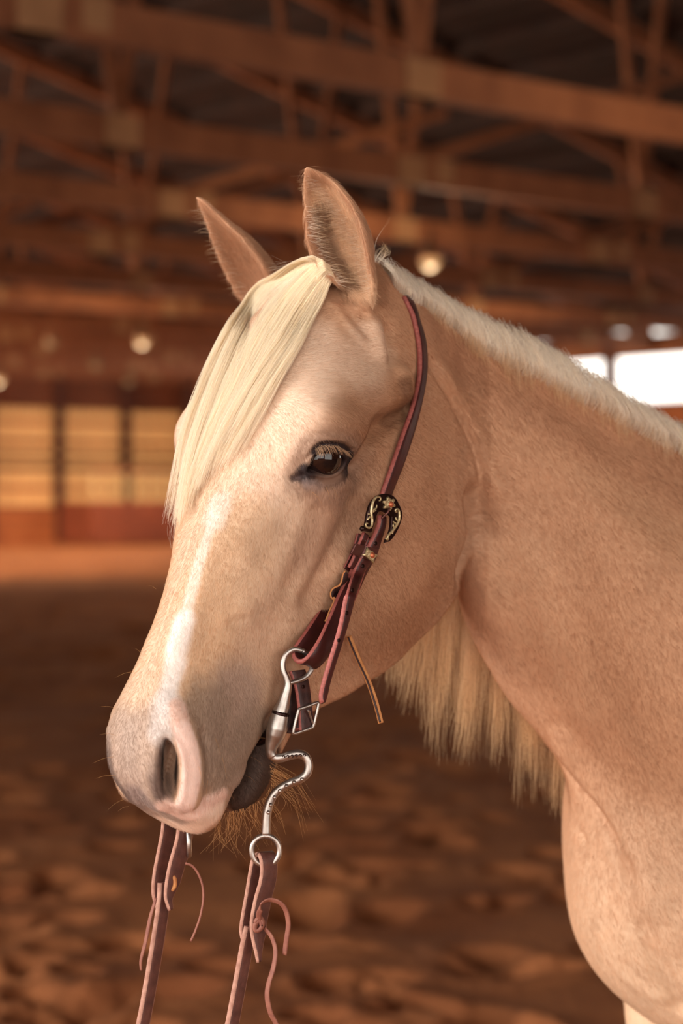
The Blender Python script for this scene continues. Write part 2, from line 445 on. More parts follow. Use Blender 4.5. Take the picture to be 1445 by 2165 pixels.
# half sections, dorsal midline to ventral midline
SEC = [
 (-5,  [(0,-1),(3,-1.6),(5,-3.5),(6,-7),(6.2,-11),(5.6,-15),(4.2,-18.5),(2,-20),(0,-20)]),
 (-1,  [(0,1),(3,.6),(5.5,-1.6),(7,-6),(7.2,-11),(6.6,-17),(5.2,-21.5),(2.4,-23),(0,-22)]),
 (4,   [(0,2.2),(3.4,1.6),(6.2,-0.6),(7.9,-5),(8.0,-11),(7.4,-18),(6.2,-24),(3.2,-26),(0,-23)]),
 (9,   [(0,2.9),(4,2.2),(7.2,0),(8.8,-5),(8.8,-11),(8.1,-18),(7.2,-24.5),(4.4,-28),(0,-23.5)]),
 (14,  [(0,3.1),(4.5,2.4),(8.2,0.2),(9.7,-4),(9.3,-9),(8.6,-16.5),(7.6,-23.5),(5.0,-28.4),(0,-23.5)]),
 (19,  [(0,2.8),(4.5,2.2),(9,0.8),(10.9,-2.5),(10.1,-7),(9.0,-13.5),(8.0,-21.5),(5.4,-28.6),(0,-23.5)]),
 (23,  [(0,2.2),(4.4,1.5),(8.4,-0.4),(10.1,-4),(9.6,-8.3),(8.7,-14),(7.6,-21),(5.0,-28.0),(0,-23)]),
 (28,  [(0,1.4),(3.9,0.7),(6.9,-1.6),(8.5,-5.6),(8.8,-9.5),(7.9,-14.5),(6.5,-21),(4.4,-26.6),(0,-22.5)]),
 (34,  [(0,0.7),(3.3,0.1),(5.5,-2.1),(6.7,-6),(7.3,-9.8),(6.5,-14.3),(5.3,-19.3),(3.6,-23.8),(0,-21.4)]),
 (40,  [(0,0),(2.8,-.5),(4.5,-2.6),(5.3,-6),(5.6,-10),(5.3,-13.8),(4.4,-17.2),(2.8,-20.8),(0,-20.4)]),
 (45,  [(0,-0.8),(2.5,-1.2),(4.0,-3),(4.8,-6.5),(5.1,-10),(5.0,-13),(4.4,-15.8),(2.8,-18),(0,-18)]),
 (50,  [(0,-1.4),(2.5,-1.8),(4.4,-3.3),(5.3,-6.5),(5.3,-10),(5.0,-12.8),(4.3,-14.8),(2.6,-15.8),(0,-15.6)]),
 (54,  [(0,-2.2),(2.7,-2.5),(5.1,-4.2),(6.0,-7),(5.6,-10.2),(5.0,-12.6),(4.1,-14.4),(2.4,-15.3),(0,-15.3)]),
 (57.5,[(0,-3.6),(2.7,-4.0),(4.9,-5.6),(5.7,-8.2),(5.3,-10.8),(4.7,-12.8),(3.8,-14.5),(2.2,-15.4),(0,-15.6)]),
 (60,  [(0,-5.6),(2.4,-6.0),(4.1,-7.4),(4.8,-9.4),(4.6,-11.4),(4.1,-13.2),(3.2,-14.7),(1.8,-15.6),(0,-15.8)]),
 (61.6,[(0,-8.6),(1.6,-8.9),(2.8,-9.8),(3.3,-10.9),(3.3,-12.1),(2.9,-13.2),(2.2,-14.2),(1.2,-14.8),(0,-15)]),
]
LIP = [   # lower jaw tip and lower lip
 (36, [(0,-16),(2,-16.2),(3.2,-17),(3.6,-18.2),(3.2,-20.6),(2,-21.6),(0,-21.6)]),
 (43, [(0,-15.2),(2.2,-15.4),(3.3,-16.2),(3.6,-17.4),(3.2,-18.8),(2.0,-19.8),(0,-20)]),
 (48, [(0,-15.8),(2.2,-16),(3.2,-16.5),(3.5,-17.3),(3.2,-18.5),(2.1,-19.5),(0,-19.7)]),
 (52, [(0,-16.3),(2,-16.5),(3.0,-17.0),(3.3,-17.8),(3.0,-18.9),(2.0,-19.7),(0,-20)]),
 (55, [(0,-16.7),(1.7,-16.9),(2.5,-17.3),(2.8,-17.9),(2.6,-18.6),(1.7,-19.3),(0,-19.5)]),
 (56.6, [(0,-17.4),(.8,-17.5),(1.3,-17.7),(1.5,-18.0),(1.3,-18.4),(.8,-18.7),(0,-18.8)]),
]
def section_rings(SEC, nx, nv):
    xs = np.array([s[0] for s in SEC], float)
    H = np.array([s[1] for s in SEC], float)                    # stations x pts x 2
    H = np.stack([even(h, nv) for h in H])
    A = np.concatenate([xs[:, None, None].repeat(nv, 1), H], 2)  # x,y,z
    rings = catmull(A.reshape(len(xs), -1), nx).reshape(nx, nv, 3)
    out = []
    for r in rings:
        m = r[1:-1][::-1] * np.array([1, -1, 1])
        out.append(np.concatenate([r, m]))
    return out

# head points (cm) and the photo pixels they were measured at; a smooth warp takes up the difference
WARP = [
 ((1,0,1.5),(665,570)), ((2.5,6,0),(745,635)), ((2.5,-6,0),(552,640)),
 ((21,9.3,-4.5),(693,978)), ((19,-10.8,-2),(392,930)), ((40,0,0),(390,1245)),
 ((57,4.7,-6),(365,1615)), ((54,-6,-5),(238,1532)), ((62,0,-14),(395,1760)),
 ((50,4.5,-15.2),(562,1548)), ((12,8.5,-8),(830,860)),
 ((14,6.5,-26),(985,1190)), ((24,5,-27.5),(868,1366)), ((36,3.5,-22),(725,1465)),
]
def make_warp(W, smooth=1.0):
    P = np.array([w[0] for w in W], float); T = np.array([w[1] for w in W], float)
    Wd = head(P); px = to_px(Wd)
    D = (T - px) / F_PX * Wd[:, 1:2]
    D = np.stack([D[:, 0], -D[:, 1]], 1)                        # metres right / up
    def ker(A, B): return np.linalg.norm(A[:, None] - B[None], axis=2)
    n = len(P); K = -ker(P, P) + 0 * np.eye(n); K -= smooth * np.eye(n) * -1
    M = np.zeros((n + 4, n + 4)); M[:n, :n] = -ker(P, P) - smooth * np.eye(n) * -0.0 + smooth * np.eye(n)
    Q = np.concatenate([np.ones((n, 1)), P], 1); M[:n, n:] = Q; M[n:, :n] = Q.T
    c = np.linalg.solve(M, np.concatenate([D, np.zeros((4, 2))]))
    def f(X):
        X = np.asarray(X, float)
        d = -ker(X, P) @ c[:n] + np.concatenate([np.ones((len(X), 1)), X], 1) @ c[n:]
        Y = head(X); Y[:, 0] += d[:, 0]; Y[:, 2] += d[:, 1]
        return Y
    return f
warped = make_warp(WARP)

shell_V, shell_F = [], []
def add_shell(V, F):
    off = sum(len(v) for v in shell_V)
    shell_V.append(np.asarray(V)); shell_F.extend([tuple(off + i for i in f) for f in F])

for S, nx, nv in ((SEC, 90, 40), (LIP, 40, 24)):
    V, F = loft(section_rings(S, nx, nv))
    add_shell(warped(V), F)

# ------------------------------------------------------------------ the horse: neck, trunk and legs
def neck_ring(crest, under, half, n=48, top=0.55, low=0.8, flat=2.2):
    """section through the neck: crest and under are (px, py, depth)"""
    a, b = at(*crest), at(*under)
    ax = b - a; L = np.linalg.norm(ax); ax /= L
    side = np.array([0, -1.0, 0]); side -= ax * (side @ ax); side /= np.linalg.norm(side)
    t = np.linspace(0, 2 * np.pi, n, endpoint=False)
    c = (1 - np.cos(t)) / 2                                      # 0 crest .. 1 underline
    w = np.interp(c, [0, .25, .5, .75, 1], [top, .92, 1, .95, low])
    s = np.sign(np.sin(t)) * np.abs(np.sin(t)) ** (2 / flat)
    return a + np.outer(c * L, ax) + np.outer(s * w * half, side)

NECK = [
 ((770,600,2.15),(900,1080,2.26),.060), ((860,612,2.16),(952,1180,2.28),.068), ((985,690,2.19),(985,1310,2.30),.075),
 ((1115,755,2.22),(1050,1435,2.32),.086), ((1260,835,2.25),(1118,1530,2.34),.106), ((1420,935,2.28),(1190,1630,2.36),.145),
 ((1600,1010,2.31),(1275,1800,2.38),.185), ((1780,1040,2.34),(1410,1960,2.39),.20)]
AA = np.stack([neck_ring(*r) for r in NECK])
rings = catmull(AA.reshape(len(NECK), -1), 60).reshape(60, -1, 3)
V, F = loft(list(rings)); add_shell(V, F)

def trunk_ring(X, zt, zb, half, D=2.38, n=48, flat=2.3):
    t = np.linspace(0, 2 * np.pi, n, endpoint=False)
    c = np.sign(np.cos(t)) * np.abs(np.cos(t)) ** (2 / flat); s = np.sign(np.sin(t)) * np.abs(np.sin(t)) ** (2 / flat)
    z = (zt + zb) / 2 + c * (zt - zb) / 2
    w = half * (1 - .28 * np.clip(c, 0, 1) ** 2)
    return np.stack([np.full(n, X), D - s * w, z], 1)
TR = [(.270,1.15,1.05,.05),(.283,1.20,.97,.105),(.332,1.25,.905,.155),(.43,1.33,.845,.195),(.56,1.45,.80,.235),(.75,1.53,.77,.25),(.95,1.5,.765,.275),
      (1.2,1.46,.79,.285),(1.45,1.48,.86,.275),(1.65,1.5,.95,.255),(1.85,1.45,1.02,.21),(1.96,1.36,1.08,.14),(2.0,1.28,1.16,.06)]
AA = np.stack([trunk_ring(*r) for r in TR])
rings = catmull(AA.reshape(len(TR), -1), 80).reshape(80, -1, 3)
V, F = loft(list(rings)); add_shell(V, F)

def limb(P):
    """tube through (x, depth, z, half fore-aft, half across)"""
    P = np.array(P, float); C = catmull(P, 60)
    t = np.linspace(0, 2 * np.pi, 24, endpoint=False)
    R = [np.stack([c[0] + np.cos(t) * c[3], c[1] + np.sin(t) * c[4], np.full(24, c[2])], 1) for c in C]
    return loft(R)
HOOF = []
for dy, lean in ((-.15, .02), (.15, -.05)):                      # forelegs
    x = .50 + lean; y = 2.38 + dy
    add_shell(*limb([(x + .06, y + .0, 1.15, .11, .07), (x + .01, y, .95, .10, .085), (x - .01, y, .80, .075, .065), (x - .01, y, .62, .055, .048), (x - .01, y, .50, .046, .042),
                     (x - .01, y, .44, .044, .042), (x, y, .38, .032, .030), (x, y, .25, .029, .026), (x, y, .17, .036, .033), (x - .01, y, .11, .031, .030), (x - .03, y, .06, .040, .042)]))
    HOOF.append((x - .035, y))
for dy, lean in ((-.14, .0), (.14, .09)):                        # hind legs
    x = 1.72 + lean; y = 2.38 + dy
    add_shell(*limb([(x - .05, y, 1.22, .17, .09), (x - .05, y, 1.02, .16, .095), (x - .04, y, .86, .11, .075), (x + .03, y, .70, .075, .055), (x + .10, y, .58, .055, .042),
                     (x + .12, y, .50, .05, .04), (x + .09, y, .42, .038, .034), (x + .06, y, .28, .033, .029), (x + .04, y, .17, .038, .034), (x + .02, y, .11, .033, .031), (x + .0, y, .06, .041, .043)]))
    HOOF.append((x - .005, y))

# ------------------------------------------------------------------ ears
def ear_shell(axis, width, thick, opening, spread, n=26, m=34):
    """leaf shaped cup: axis points (world), width and spread (deg, half opening of the C) along it, opening = world direction the cup faces"""
    C = even(axis, m)
    s = np.linspace(0, 1, m)
    W = np.interp(s, np.linspace(0, 1, len(width)), width)
    W = catmull(np.stack([np.linspace(0, 1, len(width)), width], 1), 200); W = np.interp(s, W[:, 0], W[:, 1])
    SP = np.radians(np.interp(s, np.linspace(0, 1, len(spread)), spread))
    TH = np.interp(s, [0, .15, .8, 1], [thick * 1.8, thick, thick * .8, thick * .6])
    OPN = np.asarray(opening, float)
    if OPN.ndim == 1: OPN = OPN[None].repeat(2, 0)
    T = np.gradient(C, axis=0); T /= np.linalg.norm(T, axis=1)[:, None]
    rings = []
    for i in range(m):
        o = np.array([np.interp(s[i], np.linspace(0, 1, len(OPN)), OPN[:, k]) for k in range(3)])
        o -= T[i] * (o @ T[i]); o /= np.linalg.norm(o)
        b = np.cross(T[i], o)
        a = np.linspace(-SP[i], SP[i], n)
        r = W[i] / max(np.sin(min(SP[i], math.pi / 2)), .2)
        ed = 1 - np.abs(np.linspace(-1, 1, n)) ** 6 * .55        # thinner rim
        outer = C[i] + r * (np.outer(-np.cos(a), o) + np.outer(np.sin(a), b)) + o * r * np.cos(SP[i]) * .5
        d = np.outer(np.cos(a), o) - np.outer(np.sin(a), b)
        inner = outer + d * (TH[i] * ed)[:, None]
        rings.append(np.concatenate([outer, inner[::-1]]))
    return loft(rings)
NEAR_EAR = dict(axis=[at(782, 664, 2.055), at(768, 640, 2.045), at(755, 600, 2.037), at(731, 550, 2.031), at(709, 500, 2.029), at(693, 450, 2.028), at(673, 400, 2.026), at(643, 352, 2.02)],
                width=[.008, .015, .023, .0305, .032, .0265, .0175, .004], thick=.0062, opening=[(-.35, -.9, .15), (-.42, -.9, .1), (-.42, -.9, .1), (-.3, -.95, 0)], spread=[70, 100, 112, 112, 105, 95, 85, 70])
FAR_EAR = dict(axis=[at(565,672,2.21), at(535,610,2.205), at(497,545,2.20), at(452,478,2.195), at(412,413,2.19)],
               width=[.020,.031,.027,.016,.004], thick=.007, opening=[(-.75,-.6,.1),(-.75,-.6,.1),(-.75,-.6,.1)], spread=[80,95,95,85,70])
for E_ in (NEAR_EAR, FAR_EAR):
    add_shell(*ear_shell(**E_))

# ------------------------------------------------------------------ one continuous skin
raw = mesh_obj('horse', np.concatenate(shell_V), shell_F)
md = raw.modifiers.new('skin', 'REMESH'); md.mode = 'VOXEL'; md.voxel_size = VOX; md.adaptivity = 0
dg = bpy.context.evaluated_depsgraph_get()
skin = bpy.data.meshes.new_from_object(raw.evaluated_get(dg)); skin.name = 'horse'
bpy.data.objects.remove(raw)
horse = bpy.data.objects.new('horse', skin); COL.objects.link(horse)
V = laplace(verts_of(skin), edges_of(skin), 4, .5); set_verts(skin, V)

class Ray:
    """sight lines of the measured photo points, dropped on the present skin"""
    def __init__(self):
        V = verts_of(skin)
        polys = [tuple(p.vertices) for p in skin.polygons]
        self.t = BVHTree.FromPolygons([tuple(v) for v in V], polys)
    def hit(self, px, py):
        o = Vector((0, 0, EYE)); d = Vector(at(px, py, 1.0)) - o
        h = self.t.ray_cast(o, d.normalized())
        return None if h[0] is None else np.array(h[0])
    def near(self, p):
        return np.array(self.t.find_nearest(Vector(p))[0])
    def nor(self, p):
        return np.array(self.t.find_nearest(Vector(p))[1])
def stroke_pts(ray, pts, mirror=False):
    P = [ray.hit(*p) for p in pts]; P = [p for p in P if p is not None]
    if not P: return []
    if len(P) > 2: P = list(even(np.array(P), max(len(P) * 4, 8)))
    P = np.array(P)
    if not mirror: return [P]
    M = unhead(P) * np.array([1, -1, 1])
    return [P, np.array([ray.near(p) for p in M * HEAD_S @ HEAD_R.T + HEAD_T])]
def seg_dist(V, P):
    d = np.full(len(V), 1e9); par = np.zeros(len(V))
    if len(P) == 1: return np.linalg.norm(V - P[0], axis=1), par
    n = len(P) - 1
    for i in range(n):
        a, b = P[i], P[i + 1]; ab = b - a; L = ab @ ab + 1e-12
        t = np.clip((V - a) @ ab / L, 0, 1)
        q = np.linalg.norm(V - a - t[:, None] * ab, axis=1)
        m = q < d; d[m] = q[m]; par[m] = (i + t[m]) / n
    return d, par
def bump(d, r):
    x = np.clip(d / r, 0, 1)
    return (1 - x * x) ** 2
def near_box(V, P, r):
    lo, hi = P.min(0) - r, P.max(0) + r
    return np.where(((V > lo) & (V < hi)).all(1))[0]
def sculpt(V, N, ray, pts, r, h, mirror=True, taper=0.0, pull=None):
    """raise (or sink, h < 0) the skin along a stroke of radius r by h metres"""
    for k, P in enumerate(stroke_pts(ray, pts, mirror)):
        ix = near_box(V, P, r)
        if not len(ix): continue
        d, t = seg_dist(V[ix], P)
        w = bump(d, r) * (1 - taper * np.abs(2 * t - 1) ** 2)
        dirs = N[ix] if pull is None else np.broadcast_to(np.asarray(pull, float), (len(ix), 3))
        V[ix] += dirs * (w * h * (.3 if k else 1.0))[:, None]
def smooth_at(V, E, ray, pts, r, it, mirror=False):
    m = np.zeros(len(V))
    for P in stroke_pts(ray, pts, mirror):
        ix = near_box(V, P, r); d, t = seg_dist(V[ix], P)
        m[ix] = np.maximum(m[ix], np.clip(1.6 * bump(d, r), 0, 1))
    sel = np.where(m > 0)[0]
    keep = np.zeros(len(V), bool); keep[sel] = True
    e = E[keep[E[:, 0]] | keep[E[:, 1]]]
    u, inv = np.unique(e, return_inverse=True); inv = inv.reshape(e.shape)
    mm = m[u]
    V[u] = laplace(V[u], inv, it, .5, mm)

ray = Ray()
E_ = edges_of(skin); V = verts_of(skin)
# throat latch and parotid run smoothly into the neck; the neck runs into shoulder and breast
k = VOX / .003
smooth_at(V, E_, ray, [(880, 640), (912, 720), (930, 820), (955, 930), (985, 1020)], .075, int(260 / k ** 2))
smooth_at(V, E_, ray, [(1200, 1625), (1270, 1640), (1350, 1560), (1440, 1450)], .10, int(420 / k ** 2))
smooth_at(V, E_, ray, [(1240, 1720), (1300, 1840), (1400, 1900)], .10, int(300 / k ** 2))
smooth_at(V, E_, ray, [(285, 1690), (335, 1730), (395, 1740), (450, 1715)], .034, int(90 / k ** 2), True)
smooth_at(V, E_, ray, [(735, 645), (770, 690), (805, 660)], .03, int(30 / k ** 2), True)
smooth_at(V, E_, ray, [(1480, 960), (1640, 1080), (1720, 1300), (1700, 1550), (1560, 1760)], .15, int(500 / k ** 2))
set_verts(skin, V)

# ------------------------------------------------------------------ finer mesh where the small forms are
def refine(spots, cuts=1):
    V = verts_of(skin)
    m = np.zeros(len(V), bool)
    for c, r in spots: m |= np.linalg.norm(V - c, axis=1) < r
    bm = bmesh.new(); bm.from_mesh(skin)
    bm.verts.ensure_lookup_table()
    ed = [e for e in bm.edges if m[e.verts[0].index] and m[e.verts[1].index]]
    bmesh.ops.subdivide_edges(bm, edges=ed, cuts=cuts, use_grid_fill=True)
    bm.to_mesh(skin); bm.free(); skin.update()
ray = Ray()
EYE_C = ray.hit(696, 977); NOS_C = ray.hit(362, 1630)
refine([(EYE_C, .055), (NOS_C, .05), (ray.hit(560, 1548), .03)])
refine([(EYE_C, .036), (NOS_C, .035)])
V = verts_of(skin); N = normals_of(skin); E_ = edges_of(skin)
S = lambda p, r, h, **k: sculpt(V, N, ray, p, r * 1.15, h * 1.45, **k)
# brow, temple, zygomatic arch and the hollows round them
S([(650, 935), (700, 915), (755, 935)], .034, .0055)
S([(690, 880), (770, 850), (835, 815)], .038, .006)
S([(845, 800), (850, 835)], .019, .0065)
S([(872, 812), (866, 850), (832, 884), (792, 905), (768, 945), (752, 985)], .0165, -.0105)
S([(780, 1000), (740, 1040)], .02, -.002)
S([(600, 760), (560, 860)], .05, .003)
S([(655, 1020), (700, 1035), (740, 1015)], .02, .003)
# ear root lumps and skin folds
S([(790, 690), (803, 745)], .015, .0055)
S([(822, 700), (818, 760)], .012, -.005)
S([(716, 612), (730, 650), (762, 690), (785, 715)], .006, -.0022)
S([(728, 606), (745, 645), (775, 675)], .005, -.002)
S([(700, 640), (740, 690), (775, 730)], .007, .0015)
# facial crest, cheek muscle edge, furrows down the cheek
S([(690, 1075), (620, 1165), (560, 1250), (530, 1290)], .022, .003)
S([(752, 1075), (722, 1135), (694, 1195), (655, 1265)], .017, -.0055)
S([(668, 1085), (640, 1165), (610, 1235)], .014, -.0025)
S([(850, 1060), (870, 1200), (820, 1300)], .07, .006)
S([(475, 1328), (505, 1308), (545, 1296)], .0058, -.0034, taper=.6)
S([(480, 1315), (530, 1285)], .010, .0016)
S([(600, 1350), (640, 1320), (690, 1290)], .018, .002)
S([(610, 1400), (590, 1450)], .014, -.002)
S([(470, 1200), (430, 1330), (400, 1430)], .03, -.003)
S([(455, 1080), (405, 1230), (375, 1350)], .022, .003)
S([(565, 1525), (600, 1490), (620, 1460)], .010, -.003)
# muzzle: flared nostril wing, false nostril, chin and lip folds
S([(372, 1515), (398, 1560), (412, 1620), (402, 1690)], .017, .005)
S([(330, 1560), (318, 1640), (330, 1700)], .016, .003)
S([(430, 1560), (440, 1640), (430, 1700)], .012, -.0025)
S([(480, 1690), (440, 1712), (400, 1720)], .008, -.0015, mirror=False)
S([(460, 1660), (425, 1700)], .005, -.0012, mirror=False)
S([(500, 1650), (535, 1590), (560, 1552)], .009, .0022)
# jaw to throat: the fold behind the cheek, and the windpipe groove
S([(902, 745), (930, 800), (962, 855), (1000, 940), (1024, 1030), (1030, 1100)], .0075, -.0050, mirror=False)
S([(940, 790), (985, 870), (1020, 950), (1045, 1040)], .018, .0035, mirror=False)
S([(1010, 1060), (1008, 1130), (988, 1200), (968, 1265)], .026, -.013, mirror=False)
S([(1060, 1130), (1090, 1300), (1150, 1470), (1240, 1600)], .03, -.003, mirror=False)
S([(1100, 850), (1200, 1000), (1330, 1180)], .06, .004, mirror=False)
S([(1000, 760), (1150, 830), (1300, 930)], .03, -.003, mirror=False)
# breast: fold at the base of the neck, pectorals, a vein
S([(1178, 1600), (1215, 1650), (1262, 1705), (1305, 1775), (1335, 1850)], .012, -.006, mirror=False, taper=.3)
S([(1200, 1590), (1260, 1660), (1320, 1760), (1370, 1900)], .035, .006, mirror=False)
S([(1335, 1830), (1365, 1950), (1400, 2060), (1440, 2130)], .018, -.006, mirror=False)
S([(1272, 1960), (1290, 2020), (1335, 2075), (1400, 2110)], .014, .0018, mirror=False)
S([(1290, 1950), (1320, 2040), (1370, 2090)], .016, -.0018, mirror=False)
S([(1225, 1755), (1238, 1775)], .006, -.003, mirror=False)
S([(1400, 1800), (1440, 1950)], .05, .008, mirror=False)
V = laplace(V, E_, 4, .5)
set_verts(skin, V)

def inside(poly, Q):
    poly = np.asarray(poly, float); x, y = Q[:, 0], Q[:, 1]; r = np.zeros(len(Q), bool)
    j = len(poly) - 1
    for i in range(len(poly)):
        xi, yi = poly[i]; xj, yj = poly[j]
        r ^= ((yi > y) != (yj > y)) & (x < (xj - xi) * (y - yi) / (yj - yi + 1e-12) + xi)
        j = i
    return r
def poly_dist(poly, Q):
    d = np.full(len(Q), 1e9); n = len(poly)
    for i in range(n):
        a, b = poly[i], poly[(i + 1) % n]; ab = b - a
        t = np.clip((Q - a) @ ab / (ab @ ab + 1e-12), 0, 1)
        d = np.minimum(d, np.linalg.norm(Q - a - t[:, None] * ab, axis=1))
    return np.where(inside(poly, Q), -d, d)
class Patch:
    """a flat measuring frame laid on the skin at a photo point (and its mirror on the other side of the head)"""
    def __init__(self, c, n, flip=1):
        self.c = c; self.n = n / np.linalg.norm(n); self.flip = flip
        u = np.cross((0, 0, 1.0), self.n); self.u = u / np.linalg.norm(u); self.v = np.cross(self.n, self.u)
    def flat(self, W): return np.stack([(W - self.c) @ self.u, (W - self.c) @ self.v], -1)
    def high(self, W): return (W - self.c) @ self.n
def patch_at(ray, px, py, r):
    c = ray.hit(px, py); ns = [ray.nor(c)]
    for a in range(8): 
        h = ray.hit(px + r * math.cos(a * .785), py + r * math.sin(a * .785))
        if h is not None: ns.append(ray.nor(h))
    return Patch(c, np.mean(ns, 0))
def poly_on(ray, patch, pts, n):
    """closed outline, measured in photo pixels, as metres in the patch plane"""
    out = []
    o = np.array([0, 0, EYE])
    for p in catmull(np.array(pts, float), n, True):
        d = at(p[0], p[1], 1.0) - o
        t = ((patch.c - o) @ patch.n) / (d @ patch.n)
        out.append(patch.flat(o + d * t))
    return np.array(out)
def mirror_pt(p): return ((unhead(p) * np.array([1, -1, 1])) * HEAD_S) @ HEAD_R.T + HEAD_T

ray = Ray()
EYE_LINE = [(649, 997), (655, 980), (664, 964), (682, 954), (709, 957), (724, 964), (731, 974), (724, 988), (709, 998), (686, 1002), (667, 999)]
NOS_LINE = [(349, 1559), (362, 1566), (373, 1584), (381, 1610), (383, 1650), (376, 1690), (360, 1703), (342, 1684), (334, 1643), (334, 1596), (339, 1568)]
eye_p = patch_at(ray, 696, 977, 30); nos_p = patch_at(ray, 360, 1630, 30)
eye_o = poly_on(ray, eye_p, EYE_LINE, 60); nos_o = poly_on(ray, nos_p, NOS_LINE, 60)
def carve(p, outline, depth, wall, lip, lip_r, flip=False):
    """sink the skin inside an outline and round a lip up round it"""
    global V
    W = V if not flip else mirror_pt(V)
    ix = np.where(np.linalg.norm(W - p.c, axis=1) < .055)[0]
    d = poly_dist(outline, p.flat(W[ix]))
    sink = np.clip(-d / wall, 0, 1); sink = sink * sink * (3 - 2 * sink)
    rim = np.exp(-((d - lip_r * .55) / (lip_r * .6)) ** 2)
    h = -depth(p.flat(W[ix]), d) * sink + lip * rim * (d > -lip_r)
    n = p.n if not flip else (p.n @ HEAD_R * np.array([1, -1, 1])) @ HEAD_R.T
    V[ix] += np.outer(h, n)
V = verts_of(skin)
NOS_AX = poly_on(ray, nos_p, [(346, 1672), (352, 1640), (362, 1600), (366, 1588), (362, 1600), (352, 1640)], 24)
def nos_depth(q, d):
    s = np.min(np.linalg.norm(q[:, None] - NOS_AX[None], axis=2), 1)
    return .011 + .026 * np.exp(-(s / .0075) ** 2)
for fl in (False, True):
    carve(eye_p, eye_o, lambda q, d: np.full(len(q), .016), .0040, .0020, .0035, fl)
    carve(nos_p, nos_o, nos_depth, .0062, .0020, .006, fl)
set_verts(skin, V)
V = laplace(V, E_, 1, .3); set_verts(skin, V)
# upper lid crease and the lid folds round the eye
ray2 = Ray(); N = normals_of(skin)
S = lambda *a, **k: sculpt(V, N, ray2, *a, **k)
S([(655, 962), (672, 943), (697, 937), (725, 940), (742, 952)], .0045, -.0022)
S([(652, 957), (668, 934), (697, 927), (728, 931), (748, 946)], .007, .0018)
S([(640, 1005), (620, 1010)], .006, -.002)
S([(742, 985), (735, 1010), (712, 1022), (680, 1022)], .006, -.0012)
set_verts(skin, V)
skin.polygons.foreach_set('use_smooth', [True] * len(skin.polygons)); skin.update()

# ------------------------------------------------------------------ coat colours, with some light and shade painted in
ray = Ray(); V = verts_of(skin)
H_ = unhead(V)
BASE = np.array(lin(*C_BODY))
TINT = np.tile(BASE, (len(V), 1))
def vnoise3(P, s, seed):
    a = value_noise(P[:, 0] * s + 70, P[:, 2] * s + 50, seed); b = value_noise(P[:, 1] * s + 60, P[:, 0] * s + 31.7 * 2, seed + 1); c = value_noise(P[:, 2] * s + 88, P[:, 1] * s + 45, seed + 2)
    return (a + b + c) / 3
NZ = vnoise3(V, 60, 11) * .5 + vnoise3(V, 160, 14) * .3 + vnoise3(V, 420, 17) * .2      # 0..1, mottling
def paint(col, pts, r, amt=1.0, mirror=True, ragged=.5, hard=1.0):
    c = np.array(lin(*col))
    for P in stroke_pts(ray, pts, mirror):
        ix = near_box(V, P, r)
        if not len(ix): continue
        d, t = seg_dist(V[ix], P)
        w = np.clip((1 - d / r) * hard * 1.6 + (NZ[ix] - .5) * ragged * 2.2 * (d < r), 0, 1)
        w = w * w * (3 - 2 * w) * amt * (d < r)
        TINT[ix] = TINT[ix] * (1 - w[:, None]) + c * w[:, None]
# body paler below, legs cream
lo = np.clip((1.20 - V[:, 2]) / .35, 0, 1)[:, None]
TINT[:] = TINT * (1 - lo) + np.array(lin(*C_LOW)) * lo
# head: cheek gold, face paler towards the nose and forehead
inh = np.clip((H_[:, 0] - 2) / 10, 0, 1) * np.clip((.27 - V[:, 0]) / .17, 0, 1) * np.clip((V[:, 2] - 1.08) / .05, 0, 1)
face = np.clip(1 - np.abs(H_[:, 1]) / 9.5, 0, 1) * np.clip((H_[:, 2] + 13) / 12, 0, 1)
w = (np.clip(inh, 0, 1) * (.35 + .65 * np.clip(face * 1.5, 0, 1)))[:, None]
TINT[:] = TINT * (1 - w) + np.array(lin(*C_FACE)) * w
paint(C_CHEEK, [(870, 980), (880, 1150), (840, 1290)], .13, .8, ragged=.2)
paint(C_CHEEK, [(830, 820), (770, 900)], .055, .55)
paint((228, 204, 182), [(640, 740), (600, 880), (560, 1040)], .06, .75)
paint((222, 198, 176), [(790, 720), (760, 790)], .04, .5)
paint((214, 178, 140), [(520, 1120), (460, 1270), (420, 1420)], .05, .6)
paint((206, 178, 152), [(600, 1150), (570, 1280), (560, 1400)], .06, .5)
paint((150, 106, 76), [(858, 835), (820, 880), (785, 905), (760, 940), (752, 980)], .026, .65)  # darker temple hair, with shade of the bump painted in
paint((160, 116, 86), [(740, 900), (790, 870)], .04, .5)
paint((112, 76, 54), [(858, 812), (864, 840), (845, 872), (815, 890)], .013, .7)  # shade along the edge of the temple bump, painted in
paint((168, 120, 90), [(950, 715), (1120, 820), (1300, 930), (1440, 1010)], .065, .55, False, .3)  # shade below the mane painted into the neck
paint((160, 116, 86), [(800, 1350), (880, 1320), (940, 1240)], .05, .5)  # shade along the bottom of the cheek, painted in
paint((158, 122, 98), [(770, 980), (740, 1050), (715, 1120)], .03, .45)
paint((222, 184, 150), [(1090, 1200), (1150, 1330), (1210, 1450)], .06, .4, False, .4)
